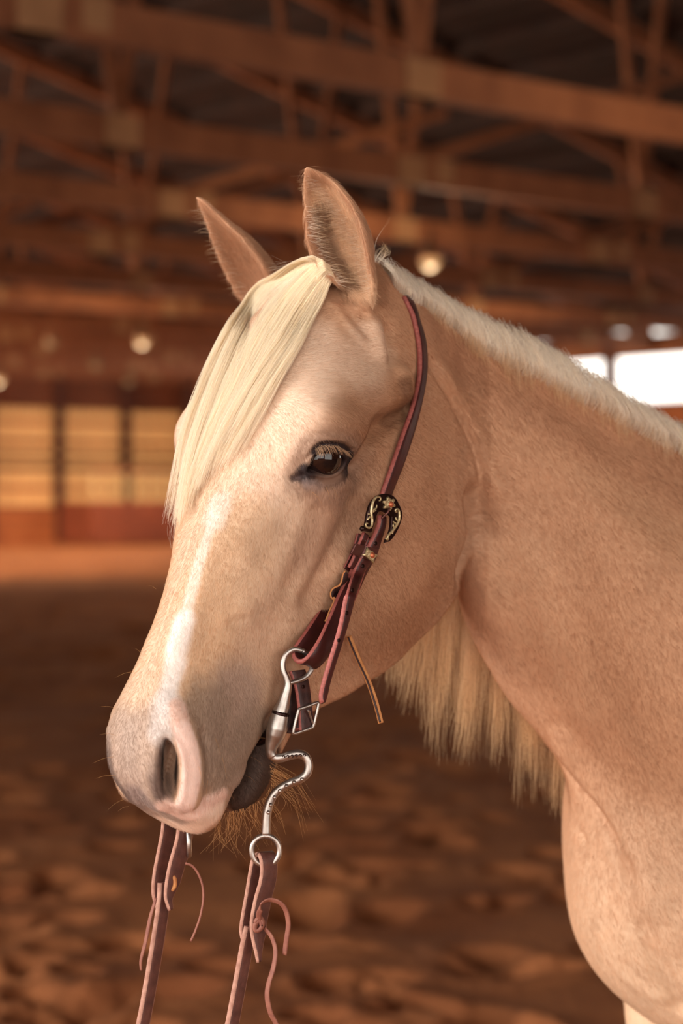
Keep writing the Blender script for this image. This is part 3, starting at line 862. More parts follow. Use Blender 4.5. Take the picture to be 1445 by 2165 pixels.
# smoky skin round the eye
paint((150, 118, 98), [(640, 1010), (665, 955), (700, 935), (745, 960), (740, 1010), (690, 1040)], .026, .75)
paint((62, 46, 44), [(640, 1003), (668, 1008), (700, 1014), (728, 1000)], .0110, .95, ragged=.3, hard=1.3)
paint((70, 52, 48), [(622, 1010), (640, 1002), (655, 990)], .0055, .95, ragged=.5, hard=1.4)
paint((44, 31, 31), [(648, 998), (660, 972), (678, 950), (702, 947), (726, 955), (738, 975), (728, 995), (700, 1006), (668, 1002), (650, 998)], .0105, 1, ragged=.35, hard=1.5)
paint((150, 134, 130), [(652, 1023), (674, 1029)], .0085, .7)
paint((172, 136, 114), [(700, 1045), (690, 1110), (660, 1160)], .036, .5)
# grey muzzle skin
paint((176, 152, 136), [(500, 1480), (480, 1560), (500, 1620)], .055, .9, ragged=.4)
paint((178, 156, 142), [(300, 1560), (290, 1640), (330, 1720)], .045, .75, ragged=.4)
paint((156, 134, 116), [(440, 1490), (455, 1560), (460, 1630), (510, 1570), (545, 1545)], .040, .75, ragged=.9)
paint((150, 130, 122), [(285, 1678), (312, 1698), (342, 1710)], .016, .8, ragged=.5)
paint((104, 86, 80), [(345, 1575), (338, 1640), (345, 1690)], .014, .85)
# white blaze and snip, pink skin
paint((236, 226, 216), [(462, 1060), (450, 1100)], .018, .6, False, .9)
paint((234, 222, 210), [(455, 1080), (440, 1130), (420, 1190), (405, 1250), (392, 1310)], .008, .75, False, .9)
paint((236, 227, 220), [(388, 1310), (375, 1370), (365, 1430), (352, 1490)], .0145, .95, False, .7)
paint((214, 204, 198), [(350, 1480), (345, 1540)], .020, .75, False, .6)
paint((226, 194, 178), [(375, 1490), (385, 1540)], .011, 1, False, .3, 1.5)
paint((236, 210, 198), [(388, 1545), (402, 1590), (406, 1640), (396, 1690), (384, 1715)], .0115, 1, False, .25, 1.8)
paint((234, 206, 192), [(350, 1705), (390, 1720), (430, 1705), (465, 1690)], .015, 1, False, .4, 1.5)
paint((238, 216, 198), [(350, 1735), (390, 1752), (430, 1740), (462, 1715)], .016, .9, False, .4)
paint((226, 204, 176), [(262, 1705), (300, 1738), (350, 1752)], .010, .9, False, .4)
# inside of the ears, lit wall painted paler, dark skin and painted shade in the hollow
paint((226, 196, 162), [(690, 420), (730, 500), (765, 600)], .03, .7, False)
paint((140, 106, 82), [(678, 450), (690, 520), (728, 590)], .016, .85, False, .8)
# dark lips, the hollow of the nostril with shade painted in, and the gap of the mouth
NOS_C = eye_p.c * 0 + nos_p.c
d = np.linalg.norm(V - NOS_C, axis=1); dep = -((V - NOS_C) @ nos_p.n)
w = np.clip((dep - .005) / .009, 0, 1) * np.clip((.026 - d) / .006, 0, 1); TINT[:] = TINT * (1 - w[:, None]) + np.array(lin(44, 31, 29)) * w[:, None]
lip = (np.abs(H_[:, 1]) < 5.5) & (H_[:, 0] > 40) & (H_[:, 2] < -15.2)
lowlip = np.clip((-H_[:, 2] - 15.2) / .8, 0, 1) * np.clip((H_[:, 0] - 43) / 5, 0, 1) * np.clip((58 - H_[:, 0]) / 1, 0, 1) * lip
isl = lowlip * .0
paint((70, 54, 48), [(558, 1600), (545, 1650), (520, 1690)], .030, .95, True, .3, 1.4)
paint((150, 120, 98), [(560, 1690), (520, 1712), (490, 1722)], .012, .7, True, .6)
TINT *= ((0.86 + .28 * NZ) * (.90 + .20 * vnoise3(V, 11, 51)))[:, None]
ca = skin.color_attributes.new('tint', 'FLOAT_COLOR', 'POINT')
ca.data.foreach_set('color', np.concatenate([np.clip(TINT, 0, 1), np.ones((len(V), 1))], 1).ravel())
m = bpy.data.materials.new('palomino_hide'); m.use_nodes = True; nt = m.node_tree; b = nt.nodes['Principled BSDF']
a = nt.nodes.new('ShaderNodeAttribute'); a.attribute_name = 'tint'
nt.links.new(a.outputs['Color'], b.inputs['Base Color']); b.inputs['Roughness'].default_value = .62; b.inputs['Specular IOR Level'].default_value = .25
tc = nt.nodes.new('ShaderNodeTexCoord'); mp = nt.nodes.new('ShaderNodeMapping'); mp.inputs['Scale'].default_value = (1, 1, .35)
nz = nt.nodes.new('ShaderNodeTexNoise'); nz.inputs['Scale'].default_value = 900; nz.inputs['Detail'].default_value = 3
bp = nt.nodes.new('ShaderNodeBump'); bp.inputs['Strength'].default_value = .35; bp.inputs['Distance'].default_value = .0008
nt.links.new(tc.outputs['Object'], mp.inputs[0]); nt.links.new(mp.outputs[0], nz.inputs['Vector']); nt.links.new(nz.outputs['Fac'], bp.inputs['Height']); nt.links.new(bp.outputs[0], b.inputs['Normal'])
skin.materials.clear(); skin.materials.append(m)
tag(horse, 'palomino horse with pale mane and narrow white blaze, wearing a dark leather headstall', 'horse')

# ------------------------------------------------------------------ eyes
M['eye'] = bpy.data.materials.new('eye_brown'); M['eye'].use_nodes = True
nt = M['eye'].node_tree; b = nt.nodes['Principled BSDF']; b.inputs['Roughness'].default_value = .05; b.inputs['Specular IOR Level'].default_value = .15; b.inputs['Coat Weight'].default_value = .9; b.inputs['Coat Roughness'].default_value = .02
at_ = nt.nodes.new('ShaderNodeAttribute'); at_.attribute_name = 'iris'; nt.links.new(at_.outputs['Color'], b.inputs['Base Color'])
def eyeball(c, n, r=.0215):
    n = n / np.linalg.norm(n)
    u = np.cross(UP, n); u /= np.linalg.norm(u); v = np.cross(n, u)
    th = np.linspace(0, np.pi, 49); ph = np.linspace(0, 2 * np.pi, 64, endpoint=False)
    rings = [c + r * (np.cos(t) * n + np.sin(t) * (np.outer(np.cos(ph), u) + np.outer(np.sin(ph), v))) for t in th[1:-1]]
    Vs, Fs = loft(rings)
    o = mesh_obj('eye', Vs, Fs, M['eye'], horse)
    q = (Vs - c) / r; x, y = q @ u, q @ v; R = np.hypot(x, y * 1.15)
    col = np.tile(np.array(lin(24, 12, 11)), (len(Vs), 1))
    col *= (0.55 + .9 * np.clip(R / .7, 0, 1))[:, None]
    pup = np.hypot(x / .46, y / .27) ** 2; col[pup < 1] = lin(14, 11, 14)
    lim = np.clip((R - .74) / .08, 0, 1)[:, None]; col = col * (1 - lim) + np.array(lin(34, 22, 20)) * lim
    at2 = o.data.color_attributes.new('iris', 'FLOAT_COLOR', 'POINT'); at2.data.foreach_set('color', np.concatenate([col, np.ones((len(Vs), 1))], 1).ravel())
    return o
ce = eye_p.c - eye_p.n * EYE_IN
ce = ce + eye_p.u * .0005
eyeball(ce, eye_p.n); nm = (eye_p.n @ HEAD_R * np.array([1, -1, 1])) @ HEAD_R.T
eyeball(mirror_pt(ce[None])[0], nm)
# hooves
for x, y in HOOF:
    t = np.linspace(0, 2 * np.pi, 28, endpoint=False)
    R = [np.stack([x + dx - .02 + rx * np.cos(t), y + rx * .95 * np.sin(t), np.full(28, z)], 1) for z, rx, dx in ((.0, .068, -.012), (.02, .066, -.008), (.05, .056, .006), (.075, .047, .018), (.085, .03, .02))]
    part('hoof', *loft(R), M['hoof'], horse, True)

# ------------------------------------------------------------------ hair
def strands(name, P, r0, r1, m, parent, kind=True, cols=None):
    """P (n, k, 3) strands as one curves object, radius r0 at the root to r1 at the tip"""
    n, k = P.shape[:2]
    cu = bpy.data.hair_curves.new(name); cu.add_curves([k] * n)
    cu.attributes['position'].data.foreach_set('vector', np.ascontiguousarray(P, dtype=np.float32).ravel())
    ra = cu.attributes.new('radius', 'FLOAT', 'POINT')
    R0 = np.broadcast_to(np.asarray(r0, float), (n,))
    t = np.linspace(0, 1, k)
    ra.data.foreach_set('value', (R0[:, None] * (1 - t) + r1 * t).astype(np.float32).ravel())
    if cols is not None:
        ca = cu.attributes.new('tint', 'FLOAT_COLOR', 'CURVE'); ca.data.foreach_set('color', np.concatenate([cols, np.ones((n, 1))], 1).astype(np.float32).ravel())
    cu.materials.append(m)
    o = bpy.data.objects.new(name, cu); COL.objects.link(o); o.parent = parent
    if kind: o['kind'] = 'stuff'
    return o
def resample(P, k):
    """guides (list of (m,3)) to (g,k,3)"""
    return np.stack([even(g, k) for g in P])
def between(G, u):
    """interpolate guides G (g,k,3) at u in 0..1"""
    x = u * (len(G) - 1); i = np.minimum(x.astype(int), len(G) - 2); f = (x - i)[:, None, None]
    f = f * f * (3 - 2 * f) * .5 + f * .5
    return G[i] * (1 - f) + G[i + 1] * f
def wander(n, k, amp, waves=2.5):
    t = np.linspace(0, 1, k)[None, :, None]
    ph = RNG.random((n, 1, 3)) * 6.28; fr = waves * (.5 + RNG.random((n, 1, 3)))
    return amp * np.sin(ph + fr * 6.28 * t * .5) * t
def skin_depth(px, py, dflt=None):
    for s in range(0, 60, 4):
        h = ray.hit(px + s, py)
        if h is not None: return h[1]
    return dflt
ray = Ray()
M['forelock'] = hair_mat('forelock_hair', lin(250, 240, 218), lin(252, 243, 226), .16, .38, thru=.55)
M['mane'] = hair_mat('mane_hair', lin(252, 244, 230), lin(230, 194, 146), .18, .42)
M['whisker'] = hair_mat('whisker_hair', lin(226, 176, 120), lin(214, 158, 100), .2, .4)
M['lash'] = hair_mat('lash_hair', lin(206, 176, 146), lin(186, 146, 110), .3, .45)
M['coat'] = hair_mat('coat_hair', (1, 1, 1), (1, 1, 1), .16, .5, attr='tint', spec=.3, thru=.25)
# forelock: falls from the poll over the forehead to the far side of the face
FG = [
 [(698, 566), (652, 553), (598, 572), (545, 622), (497, 690), (458, 770), (428, 850), (405, 920), (394, 1000), (383, 1075), (370, 1145)],
 [(700, 566), (664, 552), (615, 575), (560, 625), (516, 695), (476, 785), (444, 870), (419, 950), (403, 1030), (388, 1110)],
 [(700, 572), (676, 560), (635, 590), (590, 640), (548, 705), (508, 790), (471, 870), (442, 945), (420, 1010), (402, 1062)],
 [(706, 582), (690, 574), (658, 610), (625, 660), (590, 725), (546, 803), (505, 882), (471, 952), (445, 1010)],
 [(712, 598), (702, 602), (686, 635), (660, 680), (630, 735), (588, 800), (550, 864), (516, 922), (488, 968), (464, 1014)],
]
NOR_F = HEAD_R @ np.array([0, 0, 1.0])
def on_skin(pts, lift):
    out = []
    for j, (x, y) in enumerate(pts):
        s = j / (len(pts) - 1)
        d = skin_depth(x, y, 2.15); q = at(x, y, d) + NOR_F * lift * (math.sin(min(s * 1.7 + .12, 1) * math.pi * .5) if s < .5 else 1 - .45 * (s - .5))
        out.append(at(x + (to_px(q)[0] - x) * .12, y + (to_px(q)[1] - y) * (.8 if s < .12 else .12), q[1]))
    return np.array(out)
G_lo = resample([on_skin(g, .010) for g in FG], 22); G_hi = resample([on_skin(g, .024) for g in FG], 22)
G_lo[:, :, 1] = np.minimum(G_lo[:, :, 1], np.array([np.convolve(np.pad(g, 3, 'edge'), np.ones(7) / 7, 'valid') for g in G_lo[:, :, 1]]))
G_hi[:, :, 1] = np.minimum(G_hi[:, :, 1], np.array([np.convolve(np.pad(g, 3, 'edge'), np.ones(7) / 7, 'valid') for g in G_hi[:, :, 1]]))
n = N_FORE
clump = RNG.random(70); cu_ = np.clip(np.sort(clump), 0, 1)
ci = RNG.integers(0, len(cu_), n); rngc = RNG.random(len(cu_)); u0 = np.clip(cu_[ci] + RNG.normal(0, .05, n), 0, 1)
ln = np.clip(.84 + .22 * RNG.random(n) - .22 * (RNG.random(n) < .2) - .10 * rngc[ci], .4, 1.0) * (.88 + .12 * (1 - np.abs(cu_[ci] - .4)))
hl = np.clip(RNG.random(n) * (1.15 - 1.1 * np.abs(u0 - .5) ** 1.5), 0, 1)
def lock(u, h):
    a = between(G_lo, u); b = between(G_hi, u); return a * (1 - h)[:, None, None] + b * h[:, None, None]
P0 = lock(u0, hl); PC = lock(cu_[ci], np.clip(hl * .5 + .35 * RNG.random(len(cu_))[ci], 0, 1))
t = np.linspace(0, 1, 22)[None, :, None]
P = P0 * (1 - .78 * t ** 1.3) + PC * (.78 * t ** 1.3) + wander(n, 22, .0035) + (RNG.normal(0, .0055, (len(cu_), 3))[ci])[:, None] * t ** 1.4
# trim lengths by resampling along the strand
st = .07 * RNG.random(n)[:, None]; s = (st + np.linspace(0, 1, 22)[None] * (ln[:, None] - st)) * 21; i = np.minimum(s.astype(int), 20); f = (s - i)[..., None]
P = np.take_along_axis(P, i[..., None], 1) * (1 - f) + np.take_along_axis(P, i[..., None] + 1, 1) * f
strands('forelock', P, .00015, .00005, M['forelock'], horse)
# stray hairs off the forelock
def stray(pts, n, spread, rad=.00007, m='forelock', name='loose_hair', depth=None):
    out = []
    for _ in range(n):
        q = np.array(pts, float) + RNG.normal(0, spread, (len(pts), 2)) * np.linspace(.2, 1, len(pts))[:, None]
        dd = depth or skin_depth(pts[0][0], pts[0][1], 2.15)
        out.append(even(np.array([at(x, y, dd - .004) for x, y in q]), 12))
    return np.array(out)
LO = [stray([(478, 740), (455, 770), (435, 790), (418, 800)], 7, 8), stray([(430, 860), (420, 900), (400, 930)], 8, 8),
      stray([(395, 1000), (380, 1060), (368, 1120), (372, 1160)], 16, 7), stray([(402, 960), (385, 1040), (362, 1100)], 12, 9), stray([(650, 575), (620, 560), (570, 562)], 8, 8),
      stray([(410, 1010), (392, 1090), (378, 1150), (362, 1240)], 10, 8)]
strands('loose_hair', np.concatenate(LO), .00009, .00003, M['forelock'], horse)
# mane: rooted along the crest, rolled over it, hanging on the far side
CR = even(np.array([(822, 560), (850, 598), (905, 635), (985, 685), (1115, 750), (1260, 832), (1420, 930), (1600, 1008), (1760, 1040)], float), 80)
crest = []
for x, y in CR:
    h = None
    for s in range(0, 60, 3):
        h = ray.hit(x, y + s)
        if h is not None: break
    crest.append(h)
crest = np.array(crest); crest = even(crest, 80)
n = N_MANE
u = np.where(RNG.random(n) < .5, RNG.random(n), RNG.random(n) * .42); x = u * 78.99; i = x.astype(int); f = (x - i)[:, None]
c = crest[i] * (1 - f) + crest[i + 1] * f
tan = crest[i + 1] - crest[i]; tan /= np.linalg.norm(tan, axis=1)[:, None]
upn = np.array([-.45, 0, .89])                                 # off the crest
row = RNG.random(n)                                             # 0 near edge .. 1 top
band = .030 * np.clip(.45 + u * 2.2, 0, 1.15)
root = c - upn * (band * (1 - row))[:, None] + np.array([0, -.006, 0]) * (1 - row)[:, None]
rooted = []
for p in root: rooted.append(ray.near(p))
rooted = np.array(rooted) + RNG.normal(0, .001, (n, 3))
puff = np.clip(.35 + 1.4 * u, 0, 1)
hgt = .016 + .026 * puff * RNG.random(n)
cl = np.floor(u * 150 + RNG.normal(0, .5, n)).clip(0, 199) ; rr = np.random.default_rng(3); cln = rr.normal(0, 1, 200)[cl.astype(int)]; cln2 = rr.random(200)[cl.astype(int)]
lean = tan * (.010 + .012 * RNG.random(n) + .004 * cln)[:, None]
p1 = rooted + np.array([-.1, -.55, .85]) * (.012 + .010 * puff)[:, None] + lean * .3
p2 = c + upn * hgt[:, None] + np.array([0, .004, 0]) + lean * .8 + (RNG.normal(0, .003, (n, 3)))
over = .04 + .05 * u
p3 = c + np.stack([np.zeros(n), over, -.012 - .01 * RNG.random(n)], 1) + lean * 1.3
side_y = np.interp(u, [0, .15, .4, .7, 1], [2.245, 2.30, 2.335, 2.40, 2.47]) + .012 * RNG.random(n)
L = np.interp(u, [0, .1, .2, .34, .5, 1], [.30, .42, .46, .49, .48, .45]) * (.66 + .20 * cln2 + .16 * RNG.random(n))
L = np.where(RNG.random(n) < .25, .04 + .05 * RNG.random(n), L)  # short broken hairs stay on top
RNG0 = RNG.random(n)
drift = -.10 * np.clip((.30 - u) / .3, 0, 1)
pts = [rooted, p1, p2, p3]
for q in np.linspace(.12, 1, 8):
    z = p3[:, 2] - L * q
    xx = p3[:, 0] + drift * q + .010 * cln * q + .0045 * np.sin(q * 8 + cln * 3) * q + .003 * np.sin(q * 15 + RNG0 * 6.28) * q + .012 * (RNG0 - .5) * q
    yy = p3[:, 1] + (np.maximum(side_y, p3[:, 1]) - p3[:, 1]) * min(1, q * 3)
    pts.append(np.stack([xx, yy, z], 1))
P = np.stack(pts, 1) + 0
clx = np.floor(u * 150) / 150 + 1 / 300
ccx = np.interp(clx, np.linspace(0, 1, 80), crest[:, 0])
P[:, 5:, 0] += ((ccx - c[:, 0])[:, None] * .42 * np.linspace(.3, 1, P.shape[1] - 5)[None])
strands('mane', P, .00014, .00005, M['mane'], horse)
# the short new mane that stands off the crest and flops to the near side
n = N_MANE // 2
u = .03 + .97 * RNG.random(n); x = u * 78.99; i = x.astype(int); f = (x - i)[:, None]
c = crest[i] * (1 - f) + crest[i + 1] * f; tan = crest[i + 1] - crest[i]; tan /= np.linalg.norm(tan, axis=1)[:, None]
k = .66 * np.clip(.35 + 2.2 * u, 0, 1)[:, None] * (.75 + .5 * np.random.default_rng(8).random(140)[(u * 139).astype(int)])[:, None] * (.8 + .35 * RNG.random((n, 1)))
lean = tan * (.004 + .014 * RNG.random((n, 1)) + .008 * np.random.default_rng(9).normal(0, 1, 140)[(u * 139).astype(int)][:, None])
off = lambda yy, zz: np.concatenate([np.zeros((n, 1)), yy * k, zz * k], 1)
r0 = c + off(.006 * (RNG.random((n, 1)) - .5), -.004 - .010 * RNG.random((n, 1)))
hh = .4 + .75 * RNG.random((n, 1))
q1 = r0 + off(-.006 * hh, .016 * hh) + lean * .3; q2 = r0 + off(-.020 * hh, .016 * hh) + lean * .7 + RNG.normal(0, .0015, (n, 3)); q3 = r0 + off(-.032 * hh, -.004 - .006 * hh) + lean + RNG.normal(0, .0018, (n, 3))
q4 = r0 + off(-.034 * hh, -.026 - .020 * RNG.random((n, 1))) + lean * 1.25 + RNG.normal(0, .002, (n, 3))
P = np.stack([r0, q1, q2, q3, q4], 1)
P = np.stack([even(p, 9) for p in P[:n]])
strands('mane', P, .00014, .00005, M['mane'], horse)
# tuft at the poll and stray mane hairs
T_ = [stray([(795, 560), (808, 545), (818, 535), (812, 525)], 26, 7, m='mane', depth=2.12), stray([(790, 535), (800, 500), (826, 460)], 2, 3, depth=2.11), stray([(800, 545), (835, 560), (855, 580), (845, 600)], 6, 9, depth=2.12),
      stray([(790, 560), (800, 535), (815, 520)], 14, 6, depth=2.11)]
for k in range(60):
    j = RNG.integers(3, 60); q = to_px(crest[j]); a = RNG.random() * 1.4 - .1; l = 18 + 22 * RNG.random()
    T_.append(stray([q, q + (l * .4 * math.cos(a), -l * .7), q + (l * math.cos(a), -l * (.8 + .2 * RNG.random()))], 1, 4, depth=crest[j][1]))
strands('loose_hair', np.concatenate(T_), .00009, .00003, M['mane'], horse)
# lashes
la = []
for k in range(130):
    s = RNG.random(); q = catmull(np.array([(666, 957), (682, 951), (700, 950), (718, 955), (734, 966)], float), 100)[int(s * 99)]
    p = ray.hit(q[0], q[1] - 8 + RNG.normal(0, 1.5))
    dr = eye_p.n * .75 + np.array([.05 + .8 * s + RNG.normal(0, .15), 0, -.85 + .35 * s + RNG.normal(0, .1)]); dr /= np.linalg.norm(dr)
    l = .006 + .005 * RNG.random()
    la.append([p, p + dr * l * .5 + np.array([0, 0, .0008]), p + dr * l + np.array([0, 0, -.0016])])
strands('eyelashes', np.array(la), .00016, .00004, M['lash'], horse)
# whiskers
wh = []
def whisk(x, y, pts, d=None):
    dd = d or skin_depth(x, y, 2.0)
    P_ = [at(x, y, dd)] + [at(x + a, y + b_, dd - .004) for a, b_ in pts]
    wh.append(even(np.array(P_), 10))
for k in range(95):                                               # chin and lower lip beard
    x = 455 + 125 * RNG.random(); y = np.interp(x, [455, 480, 520, 560, 585], [1735, 1722, 1712, 1690, 1640]) - 4
    l = 30 + 75 * RNG.random(); a = 1.5 + RNG.normal(0, .28) - .35 * (x - 500) / 80
    whisk(x, y, [(l * .5 * math.cos(a), l * .5 * math.sin(a)), (l * math.cos(a + RNG.normal(0, .3)) , l * math.sin(a))], 1.955)
for k in range(34):
    x = 570 + 12 * RNG.random(); y = 1610 + 50 * RNG.random(); l = 40 + 95 * RNG.random(); a = .55 + .5 * RNG.random()
    whisk(x, y, [(l * .55 * math.cos(a - .2), l * .55 * math.sin(a - .2)), (l * math.cos(a), l * math.sin(a) * 1.1)], 1.955)
for x, y, dx, dy in ((240, 1600, -44, 14), (243, 1640, -40, 6), (246, 1555, -34, -2), (250, 1500, -36, -6), (262, 1690, -34, 22), (272, 1705, -22, 10), (285, 1420, -40, 12), (300, 1385, -14, -14), (330, 1245, -18, -6),
                     (420, 1620, 10, 40), (440, 1650, -6, 50), (455, 1560, 12, 36), (470, 1600, 10, 46), (530, 1600, 26, 18), (520, 1640, 20, 14), (545, 1560, 34, 8), (400, 1700, 8, 36), (480, 1660, 16, 34), (690, 1030, 8, 26), (660, 1040, 20, 24), (700, 1028, 14, 24)):
    whisk(x, y, [(dx * .5, dy * .5 - 3), (dx, dy)])
strands('whiskers', np.array(wh), .00011, .00004, M['whisker'], horse)

# short coat over the whole visible hide, lying the way the hair grows
def coat(name, count, zone, length, rad):
    me = skin; nf = len(me.polygons)
    me.calc_loop_triangles()
    T = np.empty(len(me.loop_triangles) * 3, dtype=np.int64); me.loop_triangles.foreach_get('vertices', T); T = T.reshape(-1, 3)
    Vv = verts_of(me); Nn = normals_of(me)
    cen = Vv[T].mean(1); nor = Nn[T].mean(1)
    ok = zone(cen, nor)
    T = T[ok]
    A = np.linalg.norm(np.cross(Vv[T[:, 1]] - Vv[T[:, 0]], Vv[T[:, 2]] - Vv[T[:, 0]]), axis=1)
    pick = RNG.choice(len(T), count, p=A / A.sum())
    b = RNG.random((count, 2)); fl = b.sum(1) > 1; b[fl] = 1 - b[fl]
    w = np.stack([1 - b.sum(1), b[:, 0], b[:, 1]], 1)
    P = (Vv[T[pick]] * w[..., None]).sum(1); Nr = (Nn[T[pick]] * w[..., None]).sum(1); Nr /= np.linalg.norm(Nr, axis=1)[:, None]
    C_ = (TINT[T[pick]] * w[..., None]).sum(1)
    h = unhead(P)
    onhead = np.clip((h[:, 0] + 2) / 8, 0, 1) * np.clip((.27 - P[:, 0]) / .17, 0, 1) * (P[:, 2] > 1.1)
    # face hair runs from the forehead whorl down the nose and back over the cheek; neck and body hair runs back and down
    wx = h[:, 0] - 21; wz = np.abs(h[:, 1])
    back = np.clip((-h[:, 2] - 4) / 12, 0, 1)
    Dh = HEAD_R @ np.stack([(.35 + .65 * np.tanh(wx / 7)) * (1 - .55 * back), np.sign(h[:, 1]) * .3, -.25 - .9 * back])
    Db = np.array([[.45], [.1], [-.9]])
    D = (Dh * onhead + Db * (1 - onhead)).T
    # whirl a little, in locks
    sw = ((vnoise3(P, 22, 31) - .5) * 1.1 + (vnoise3(P, 90, 37) - .5) * .6) * (.10 + .90 * onhead) + RNG.normal(0, .15, count)
    D -= Nr * (D * Nr).sum(1)[:, None]; D /= np.linalg.norm(D, axis=1)[:, None] + 1e-9
    X = np.cross(Nr, D); D = D * np.cos(sw)[:, None] + X * np.sin(sw)[:, None]
    l = length * (.6 + .7 * RNG.random(count))
    lift = .17 + .12 * RNG.random(count)
    p1 = P + (D * .5 + Nr * (lift * .5)[:, None]) * l[:, None]; p2 = P + (D * .96 + Nr * (lift * .62)[:, None]) * l[:, None]
    C_ = C_ * (1.0 + (RNG.random(count) - .4)[:, None] * .25)
    return strands(name, np.stack([P - Nr * .0004, p1, p2], 1), rad, rad * .35, M['coat'], horse, cols=np.clip(C_, 0, 1))
def seen(c, n):
    view = c - np.array([0, 0, EYE]); q = to_px(c)
    return ((n * view).sum(1) / np.linalg.norm(view, axis=1) < .35) & (c[:, 0] < 1.05 - .25 * RNG.random(len(c))) & (c[:, 2] > .7)
def face_zone(c, n):
    h = unhead(c); dn = np.linalg.norm(c - nos_p.c, axis=1); de = np.linalg.norm(c - eye_p.c, axis=1)
    return seen(c, n) & (c[:, 0] < .16) & (dn > .012) & (de > .021)
def body_zone(c, n): return seen(c, n) & (c[:, 0] > .12)
coat('coat', N_COAT, face_zone, .0048, .00007)
coat('coat', int(N_COAT * 1.1), body_zone, .0075, .00009)
# longer fringe along the ear rims
def ear_zone(c, n):
    q = to_px(c); return (q[:, 1] < 640) & (q[:, 0] < 815) & (c[:, 0] < .1) & ((q[:, 1] < 575) | (q[:, 0] > 690) | (q[:, 0] < 560)) & seen(c, n)
coat('ear_hair', N_COAT // 12, ear_zone, .011, .00009)
# long pale hair growing out of the ear cups
eh = []
for line, dx, cnt in (([(668, 385), (715, 440), (752, 505), (778, 570), (786, 615)], -1, 420), ([(650, 440), (655, 500), (684, 560), (715, 605)], 1, 160), ([(428, 440), (468, 520), (500, 575), (535, 640)], -1, 90)):
    L_ = even(np.array(line, float), 60)
    for k in range(cnt):
        q = L_[RNG.integers(0, 60)] + RNG.normal(0, 5, 2) + np.array([dx * 6 * RNG.random(), 0]); h = ray.hit(*q)
        if h is None: continue
        d = np.array([dx * (.55 + .3 * RNG.random()), -.45, -.35 + .6 * RNG.random()]); d /= np.linalg.norm(d); l = .010 + .012 * RNG.random()
        eh.append([h, h + d * l * .5 + np.array([0, -.001, 0]), h + d * l + np.array([dx * .002, .001, -.001])])
strands('ear_hair', np.array(eh), .00010, .00003, M['mane'], horse)

# ------------------------------------------------------------------ tack
def two_tone(o, nprof, edge_cols, m_face, m_edge):
    """faces of a swept strap: the listed profile columns get the edge leather"""
    o.data.materials.clear(); o.data.materials.append(m_face); o.data.materials.append(m_edge)
    for p in o.data.polygons:
        if len(p.vertices) == 4 and (p.index % nprof) in edge_cols: p.material_index = 1
def swept(name, rings, mats, parent, edges=(3, 4, 5, 9, 10, 11)):
    """rings of 12 points: front face, right edge, back face, left edge"""
    V, F = loft(rings)
    o = part(name, V, F, mats[0], parent, True)
    if len(mats) > 1: two_tone(o, len(rings[0]), edges, *mats)
    return o
def strap_rings(A, B, nrm, t):
    """A, B (n,3): left and right rims of the front face, nrm (n,3): thickness direction to the back"""
    R = []
    for a, b, n in zip(A, B, nrm):
        w = b - a; r = min(t * .35, np.linalg.norm(w) * .2); u = w / np.linalg.norm(w)
        f0, f1 = a + u * r, b - u * r
        bk = n * t
        R.append(np.array([f0, f0 * .67 + f1 * .33, f0 * .33 + f1 * .67, f1, b + n * r, b + n * (t - r), f1 + bk, f1 * .67 + f0 * .33 + bk, f0 * .67 + f1 * .33 + bk, f0 + bk, a + n * (t - r), a + n * r]))
    return R
EDGE_COLS = (3, 4, 5, 9, 10, 11)
def px_strap(name, Lp, Rp, dep, t, mats, parent, ang=46, n=44, depR=None):
    """strap whose front-face rims run along two photo lines; the face is turned ang degrees from the sight line"""
    L = even(np.array(Lp, float), n); R = even(np.array(Rp, float), n)
    dep = np.interp(np.linspace(0, 1, n), np.linspace(0, 1, len(dep)), dep)
    A = np.array([at(x, y, d) for (x, y), d in zip(L, dep)])
    B0 = np.array([at(x, y, d) for (x, y), d in zip(R, dep)])
    pr = np.linalg.norm(B0 - A, axis=1); dr = dep + pr * math.tan(math.radians(ang))
    if depR is not None: dr = np.interp(np.linspace(0, 1, n), np.linspace(0, 1, len(depR)), depR)
    B = np.array([at(x, y, d) for (x, y), d in zip(R, dr)])
    T = np.gradient((A + B) / 2, axis=0); N = np.cross(B - A, T); N /= np.linalg.norm(N, axis=1)[:, None]
    N[N[:, 1] < 0] *= -1
    return swept(name, strap_rings(A, B, N, t), mats, parent)
def band(name, P, across, w, t, mats, parent, n=48, flip=1):
    """strap along a world path whose width always runs along one direction (so that it can fold back on itself)"""
    C = even(np.asarray(P, float), n); T = np.gradient(C, axis=0); T /= np.linalg.norm(T, axis=1)[:, None]
    W = np.asarray(w, float) if np.ndim(w) else np.full(2, w)
    W = np.interp(np.linspace(0, 1, n), np.linspace(0, 1, len(W)), W)
    a = np.asarray(across, float); a /= np.linalg.norm(a)
    A, B, N = [], [], []
    for c, tt, w_ in zip(C, T, W):
        u = a - tt * (a @ tt); u /= np.linalg.norm(u); nn = np.cross(u, tt) * flip
        A.append(c); B.append(c + u * w_); N.append(nn)
    return swept(name, strap_rings(np.array(A), np.array(B), np.array(N), t), mats, parent)
